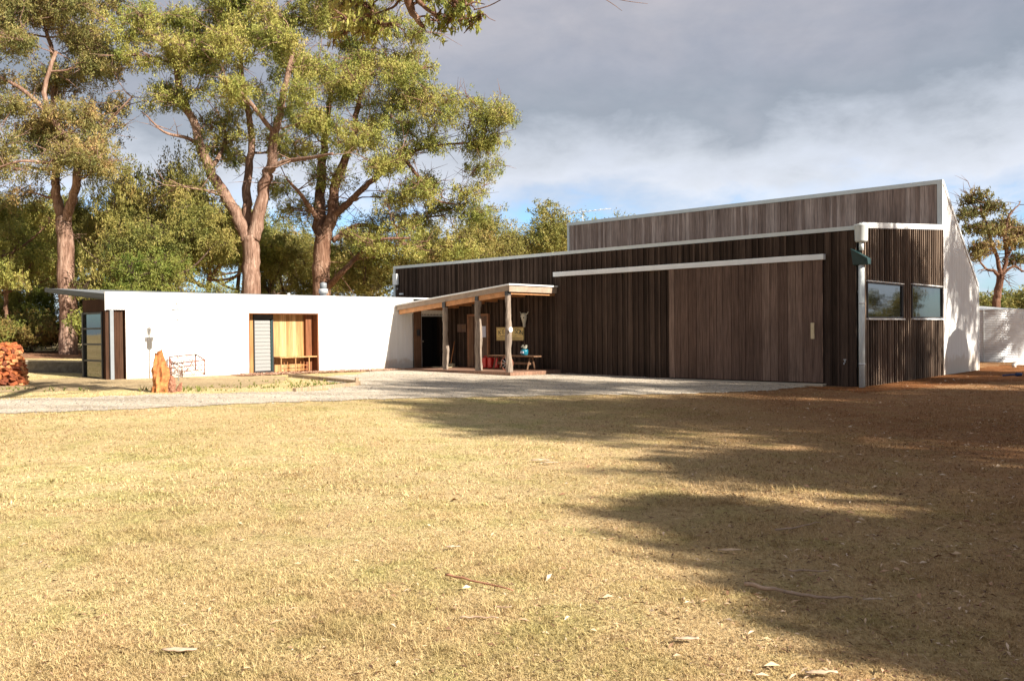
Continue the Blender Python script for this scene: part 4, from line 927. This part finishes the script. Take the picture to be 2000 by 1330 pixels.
# shrubs of the understorey at left
rs=random.Random(5); SG='shrubs under the left trees'
sh=[(8,46,'bronze bushy shrub at the left edge behind the firewood'),(45,48,'bronze shrub second from the left edge'),(66,46,'yellow green shrub left of the left gum base'),(100,50,'small shrub touching the left side of the left gum base'),(178,49,'shrub just right of the left gum base'),(195,50,'shrub half hidden by the glazed wing end'),(-30,44,'bronze shrub beyond the left edge'),(60,54,'taller shrub behind the front row at the left'),(20,58,'dim shrub deep behind the firewood stack'),(100,58,'dim shrub deep behind the left gum'),(150,62,'dim shrub between left gum and wing roof')]
for i,(x_,Y,lab) in enumerate(sh):
    p=at(x_,650,Y); put('s',p.x,p.y,rs.uniform(.75,1.2),rs.random()*6,lab,'shrub','shrub',SG,sz=rs.uniform(.6,.9))
# treeline at right and round the horizon (also seen in the windows)
k=0
FG='trees of the far treeline'
for x_,Y,yt in ((1915,105,585),(1950,110,570),(1990,100,574),(2040,108,565),(2100,95,560)):
    putpx('f',x_,Y,yt,k*1.3,['low tree of the far line next to the white end wall','low tree of the far line behind the sparse gum','low tree of the far line at the right edge','far low tree past the right edge','second far low tree past the right edge'][k],9,group=FG,wide=1.4); k+=1
rr=random.Random(9)
for i in range(34):
    az=math.radians(38+i*8.4+rr.uniform(-2,2)); R=rr.uniform(75,100)+(50 if i<8 else 0)   # clockwise from +Y, outside the view
    x_=R*math.sin(az); y_=R*math.cos(az)
    put('f' ,x_,y_,rr.uniform(.8,1.2),rr.random()*6,'bushy tree of the far treeline outside the view','tree','tree','far treeline outside the view')
put('a',35.5,41.5,.75,1.0,'bushy tree outside the right edge that the right-hand window mirrors')
# ------------------------------------------------------------------ shade trees standing right of the camera, out of frame
def shade(name,label,base,top,shadow_px,tdist,rc,dens_n,seed,leafm=M['leaf'],extra=()):
    b=Vector((base[0],base[1],float(gz(*base)))); t=Tree(b,seed)
    t.limb([b+Vector((0,0,-.2)),b+Vector((.1,0,top*.2)),b+Vector((.2,.2,top*.45))],.42,.30,14,.03)
    f=t.nodes[-1][0]; cs=[]
    for (q,rx,n,td) in shadow_px:
        c=Vector(q)+SUN/ math.hypot(SUN.x,SUN.y)*td
        t.limb([f,f.lerp(c,.5)+Vector((t.r.gauss(0,.4),t.r.gauss(0,.4),-.3)),c],.16,.04,8)
        for _ in range(n): cs.append(c+Vector((t.r.gauss(0,.55)*rx,t.r.gauss(0,.55)*rx,t.r.gauss(0,.35)*rx)))
    t.grow(cs,rc); t.finish(name,label,'tree',M['bark'],leafm,dens_n,.22)
def g3(x,y): return GP(x,y)
shade('gum_tree','gum tree outside the right edge that throws the long shade before the shed',(20.5,3.2),14,
  [(g3(1000,812),1.7,12,24),(g3(1150,806),2.0,16,24),(g3(1330,800),2.2,18,23),(g3(1520,805),2.2,18,22),(g3(1700,800),2.2,18,21),(g3(1880,800),2.2,16,20),(g3(1600,770),2.0,9,23),(g3(1800,770),2.0,12,21),(g3(1250,790),1.6,9,24),(g3(1950,770),2.4,14,22),(g3(1900,745),2.0,12,22),(g3(1100,830),1.3,8,22),(g3(1050,752),1.7,7,24),(g3(1220,757),1.8,7,24),(g3(1380,758),1.7,6,24),(g3(1500,757),1.5,6,23),(g3(830,756),1.5,6,26),(g3(930,752),1.3,4,25),(g3(1980,830),2.0,14,19),(g3(1750,845),1.4,12,21)],24,1.0,520,41)
shade('gum_tree','gum tree behind the camera at right that shades the right of the lawn',(16,-3.5),11,
  [(g3(1520,928),.8,9,17),(g3(1650,915),1.1,12,16.5),(g3(1800,915),1.3,14,16),(g3(1960,915),1.5,16,15),(g3(1400,1005),.3,5,18),(g3(1490,1028),.38,6,17.5),(g3(1600,1045),.5,8,17),(g3(1710,1055),.55,8,16),(g3(1840,1090),.65,11,15),(g3(1960,1110),.75,13,14),(g3(1950,1190),.55,10,14),(g3(2010,1260),.5,10,13),(g3(1980,1010),1.1,10,15)],16,.55,330,42)
shade('gum_tree','gum tree outside the right edge that dapples the white end wall',(27.5,14.5),13,
  [(W(0,8.4,3.0),1.1,11,18),(W(0,8.0,4.0),1.2,8,19),(W(0,9.8,2.2),1.2,9,19),(W(0,3.6,3.2),1.2,13,19),(W(0,2.0,2.6),1.6,17,19),(W(0,4.0,1.0),1.1,9,18),(W(0,1.4,.8),1.4,15,18),(W(0,1.2,4.2),1.3,9,19),(W(0,11,.8),1.1,6,18),(W(0,9.3,3.4),1.0,9,19),(Vector((21.0,38.2,1.0)),1.5,12,20),(Vector((22.5,38.2,1.6)),.8,4,20),(W(-4.0,11.5,0),2.0,16,19),(W(-3.5,6.5,0),1.6,12,18)],18,.85,260,43)
# domed poly tank out of frame whose shadow falls on the foot of the white wall
q=W(0,8.55,.0); s2=Vector((SUN.x,SUN.y,0)).normalized(); td=9.0; c=q+s2*td; hh=td*.5665
T=thing('poly_tank','domed green poly water tank outside the right edge','water tank',(c.x,c.y,0))
m=MB(); prof=[(1.32,0),(1.32,td*.5665+.55)]+[(1.32*math.cos(a),td*.5665+.55+.62*math.sin(a)) for a in [i*math.pi/20 for i in range(1,10)]]
m.lathe((c.x,c.y,0),prof,40); m.build('tank_body',M['poly'],T)
# ------------------------------------------------------------------ branch hanging in from above
b=Vector((-4.0,-2.5,0)); t=Tree(b,77); YB=15
t.limb([b+Vector((0,0,-.2)),b+Vector((.1,.3,2.5)),b+Vector((.4,1.2,5)),Vector((-4.0,4,8.6)),at(770,-120,12)],.32,.12,12,.02)
t.limb([at(770,-120,12),at(792,-40,YB-.5),at(800,10,YB),at(812,35,YB),at(828,55,YB)],.13,.03,8,.02)
t.limb([at(798,-20,YB),at(830,15,YB-.2),at(850,28,YB-.3),at(885,40,YB-.4),at(925,34,YB-.6)],.045,.012,7,.02)
t.limb([at(925,34,YB-.6),at(945,28,YB-.6),at(955,36,YB-.6),at(968,42,YB-.6)],.012,.004,5,.02)
t.limb([at(790,-30,YB),at(775,8,YB),at(755,20,YB+.1),at(730,28,YB+.2),at(700,40,YB+.2)],.03,.01,6,.02)
t.limb([at(812,35,YB),at(835,32,YB),at(850,40,YB),at(872,42,YB)],.02,.006,5,.02)
t.limb([at(925,20,YB-.6),at(955,12,YB-.6),at(985,-4,YB-.6),at(1020,-30,YB-.6)],.012,.006,5,.02)
t.limb([at(1100,-60,YB),at(1150,-20,YB),at(1190,4,YB),at(1215,22,YB)],.012,.003,5,.02)
t.limb([at(1150,-20,YB),at(1210,0,YB),at(1265,8,YB)],.01,.003,5,.02)
t.limb([Vector((-4.0,4,8.6)),at(950,-180,12),at(1100,-60,YB)],.05,.012,6,.02)
sp=[(720,20,34,24,.2,.5),(700,55,24,18,.3,.4),(745,55,22,22,.2,.4),(690,5,40,20,.3,.5),(905,15,30,16,-.4,.4),(925,45,16,14,-.5,.3),(880,5,24,12,-.3,.3),(875,48,8,10,-.3,.2),(850,0,20,12,-.2,.3),(800,0,40,12,.2,.5),(760,-30,90,30,0,1),(900,-35,60,26,0,.8),(730,85,12,16,.2,.2)]
cs=blobs(t,sp,YB,.2,.7,12); t.grow(cs,.2,.02)
t.finish('gum_tree','leafy gum branch hanging into the top of view from a tree overhead','tree',M['bark_red'],M['leaf'],42,.14,tufts=6,droop=1.5,flat=.9,wid=.13)
# ------------------------------------------------------------------ grass, litter
def scatter(n,y0,y1,pad=1.12,pw=1.0):
    Y=(y0**(2-pw)+(y1**(2-pw)-y0**(2-pw))*RNG.random(n))**(1/(2-pw)) if pw<2 else np.exp(np.log(y0)+np.log(y1/y0)*RNG.random(n))
    X=(RNG.random(n)*2-1)*.6*pad*Y; return X,Y
def blades(name,n,y0,y1,h,wd,flat,label):
    X,Y=scatter(n,y0,y1,1.15,1.5); m_=~(pip(X,Y,GRAV)); 
    m_&=~(pip(X,Y,DIRT)&(RNG.random(len(X))<.85)); m_&=~(pip(X,Y,RED)&(RNG.random(len(X))<.9)); u,v=toUV(X,Y)
    m_&=~((u>-.15)&(v>-.1)); m_&=~((u>15.9)&(v>-13.2)&(v<0)); m_&=~(pip(X,Y,MUL)); m_&=~((u>10.1)&(v>-2.7)&(u<16.1))
    cl=np.sin(X*1.9+np.sin(Y*1.3)*2)*np.sin(Y*2.3+X*.7); m_&=RNG.random(len(X))<(.72+.28*cl)
    X=X[m_];Y=Y[m_]; n=len(X); Zg=gz(X,Y); a=RNG.random(n)*6.283; far=(Y/y0)
    hh=h*RNG.uniform(.4,1.4,n)*(1+.25*cl[m_]+1.3*np.clip((np.sin(X*3.3+2*np.sin(Y*2.9))*np.sin(Y*4.1+X*1.7)-.72)*4,0,1)); ln=hh*flat*RNG.uniform(.3,1.6,n); ww=wd*RNG.uniform(.6,1.3,n)
    b2=a+RNG.uniform(.9,2.2,n); dx=np.cos(b2)*ww/2; dy=np.sin(b2)*ww/2
    P0=np.stack([X-dx,Y-dy,Zg-.003],1); P1=np.stack([X+dx,Y+dy,Zg-.003],1)
    mx=X+np.cos(a)*ln*.45; my=Y+np.sin(a)*ln*.45; mz=Zg+hh*.7
    P2=np.stack([mx+dx*.6,my+dy*.6,mz],1); P3=np.stack([mx-dx*.6,my-dy*.6,mz],1)
    P4=np.stack([X+np.cos(a)*ln,Y+np.sin(a)*ln,Zg+hh*RNG.uniform(.5,1.1,n)],1)
    V=np.stack([P0,P1,P2,P3,P4,P4+1e-4],1).reshape(-1,3); i=np.arange(n)*6
    Fq=np.concatenate([np.stack([i,i+1,i+2,i+3],1),np.stack([i+3,i+2,i+4,i+5],1)])
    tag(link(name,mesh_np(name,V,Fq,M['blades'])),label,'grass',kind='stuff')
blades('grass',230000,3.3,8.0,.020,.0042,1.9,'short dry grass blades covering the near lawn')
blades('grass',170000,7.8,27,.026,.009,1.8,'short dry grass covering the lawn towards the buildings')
def flakes(name,n,y0,y1,size,label,mat,sel=None,lift=.02,pw=1.5):
    X,Y=scatter(n,y0,y1,1.1,pw); u,v=toUV(X,Y); m_=~((u>-.1)&(v>-.1))&~((u>10.1)&(v>-2.7))&~((u>16)); 
    if sel is not None: m_&=sel(X,Y)
    X=X[m_];Y=Y[m_]; n=len(X); Zg=gz(X,Y)+lift*RNG.uniform(.5,1.5,n); L=size*RNG.uniform(.5,1.5,(n,1)); a=RNG.random(n)*6.283; w_=L*RNG.uniform(.12,.3,(n,1))
    D=np.stack([np.cos(a),np.sin(a),RNG.normal(0,.22,n)],1)*L/2; S=np.stack([-np.sin(a),np.cos(a),RNG.normal(0,.5,n)],1)*w_/2; C=np.stack([X,Y,Zg],1)
    bend=np.zeros((n,3)); bend[:,2]=-L[:,0]*.12
    V=np.stack([C-D+bend,C-S,C+D+bend,C+S],1).reshape(-1,3)
    tag(link(name,mesh_np(name,V,np.arange(n*4).reshape(-1,4),mat)),label,'leaf litter',kind='stuff')
flakes('fallen_leaves',7500,3.4,30,.058,'dry fallen gum leaves scattered over the lawn',M['litter'],lambda X,Y: ~pip(X,Y,GRAV)&(np.sin(X*2.1+np.sin(Y*1.1)*3)*np.sin(Y*1.7+X)>RNG.uniform(-1.2,.6,len(X)))&(RNG.random(len(X))<np.clip(.22+.13*X,.10,1)))
flakes('fine_litter',52000,3.4,26,.034,'small brown and pale flecks of litter between the grass',M['fleck'],lambda X,Y: ~pip(X,Y,GRAV)&(RNG.random(len(X))<np.clip(.30+.10*X,.18,1)),.014)
X0=[W(15.5+random.uniform(-.25,.45),-2.6-random.random()*6.4,0) for _ in range(1400)]
m=MB()
for p in X0:
    z=float(gz(p.x,p.y))+.035; m.box((p.x,p.y,z+random.uniform(-.01,.025)),(random.uniform(.03,.09),random.uniform(.015,.04),.01),random.random()*6,random.uniform(-.5,.5))
tag(m.build('bark_mulch',M['chips']),'loose bark chips along the foot of the white wing','mulch',kind='stuff')
X,Y=scatter(42000,14,34,1.1,1.0); kk=pip(X,Y,GRAV)|(pip(X+RNG.normal(0,.25,len(X)),Y+RNG.normal(0,.35,len(X)),GRAV)&(RNG.random(len(X))<.5)); u,v=toUV(X,Y); kk&=~((u>0)&(v>0))&~((u>10.1)&(v>-2.7)); X=X[kk];Y=Y[kk]; n=len(X); Zg=gz(X,Y)+.014
r=RNG.uniform(.008,.024,n); a=RNG.random(n)*6.28; V=[]
for q in range(4): V.append(np.stack([X+np.cos(a+q*1.57)*r*RNG.uniform(.7,1.2,n),Y+np.sin(a+q*1.57)*r*RNG.uniform(.7,1.2,n),Zg],1))
V.append(np.stack([X,Y,Zg+r*.7],1)); V=np.stack(V,1).reshape(-1,3); i=np.arange(n)*5
Ft=np.concatenate([np.stack([i+q,i+(q+1)%4,i+4],1) for q in range(4)])
tag(link('gravel_stones',mesh_np('gravel_stones',V,Ft,islandmat('gravel_stones',[(0,(.14,.12,.10)),(.4,(.36,.32,.28)),(.8,(.52,.475,.41)),(1,(.62,.57,.5))]))),'loose stones on the pale gravel driveway','gravel',kind='stuff')
# green weed tufts
m=MB()
for (px_,py_,n,sp_,hh) in ((640,752,60,.9,.08),(560,756,55,1.2,.07),(480,758,25,1.2,.05),(600,745,35,1.2,.06),(330,763,40,.35,.12),(400,763,12,.8,.05),(1765,739,30,.15,.2),(30,762,45,1.6,.09)):
    b=GP(px_,py_)
    for _ in range(n):
        q=b+Vector((random.gauss(0,sp_),random.gauss(0,.25 if n>30 else .08),0)); q.z=float(gz(q.x,q.y))
        if pip(np.array([q.x]),np.array([q.y]),GRAV)[0]: continue
        for k in range(6):
            a=random.random()*6.28; h_=hh*random.uniform(.5,1.3); e=q+Vector((math.cos(a)*h_*.7,math.sin(a)*h_*.7,h_)); w_=Vector((-math.sin(a),math.cos(a),0))*.012
            m.add([q-w_,q+w_,e],[(0,1,2)])
tag(m.build('green_weeds',M['leaf_bright']),'low green weeds on the grass strip before the white wing','weeds',kind='stuff')
# sticks and bark on the lawn
def stick(pts,r,lab,mat=M['rust'],name='fallen_stick',cat='stick'):
    P=[GP(x,y,.02+r) for x,y in pts]; T=thing(name,lab,cat,P[0]-Vector((0,0,.02+r))); m=MB(); q=catmull(P,4); n=len(q)
    m.tube([a+Vector((0,random.gauss(0,.006),abs(random.gauss(0,.006)))) for a in q],[r*(1-.6*i/n) for i in range(n)],7,True,.15); m.build('stick_wood',mat,T)
M['stick']=plain('grey_brown_stick',(.40,.28,.20),.9,0,.3,20); M['stick_red']=plain('reddish_bark_strip',(.42,.20,.12),.9,0,.3,20); M['pale_bark']=plain('pale_bark',(.46,.34,.24),.9,0,.25,20)
stick([(1453,1152),(1500,1160),(1550,1170),(1610,1178),(1665,1179)],.014,'longest crooked stick on the lawn at lower right',M['stick'])
stick([(870,1132),(920,1142),(1003,1162)],.009,'straight reddish bark strip on the middle of the lawn',M['stick_red'])
stick([(898,1216),(940,1215),(974,1218)],.006,'short dark twig below the reddish bark strip',M['stick'])
stick([(1515,1042),(1560,1036),(1600,1028)],.008,'thin stick lying in the shade at right',M['stick'])
stick([(1540,1122),(1590,1124),(1620,1123)],.007,'small twig in the shade above the longest stick',M['stick'])
stick([(965,1192),(1000,1196)],.005,'tiny twig near the centre of the lawn',M['stick'])
def barkpiece(px_,py_,s,lab,seed):
    r=random.Random(seed); b=GP(px_,py_,.012); T=thing('bark_piece',lab,'bark',b); m=MB(); n=9; vs=[];
    for i in range(n):
        t=i/(n-1)-.5
        for k in (-1,0,1): vs.append(b+Vector((t*s*1.6,k*s*.22*(1-abs(t)*1.2)+r.gauss(0,.004),.02+.03*(1-abs(k))*s*5*(.5-abs(t))+r.uniform(0,.006))))
    m.add(vs,[(i*3+k,(i+1)*3+k,(i+1)*3+k+1,i*3+k+1) for i in range(n-1) for k in (0,1)],True); o=m.build('bark_shard',M['pale_bark'],T); md=o.modifiers.new('s','SOLIDIFY'); md.thickness=.006
barkpiece(350,1280,.11,'pale rounded bark piece at the lower left of the lawn',1)
barkpiece(1604,1325,.09,'pale bark piece at the bottom edge right of centre',2)
barkpiece(1340,1258,.08,'curled pale bark piece on the green patch at lower right',3)
barkpiece(1425,1082,.10,'pinkish bark piece at the edge of the shade',4)
barkpiece(1055,903,.14,'cluster of pale bark on the lawn, left piece',5); barkpiece(1075,908,.12,'cluster of pale bark on the lawn, right piece',6)
barkpiece(885,1075,.07,'small pale bark flake left of centre on the lawn',7)
barkpiece(1705,1180,.07,'orange brown bark flake at the right end of the longest stick',8)
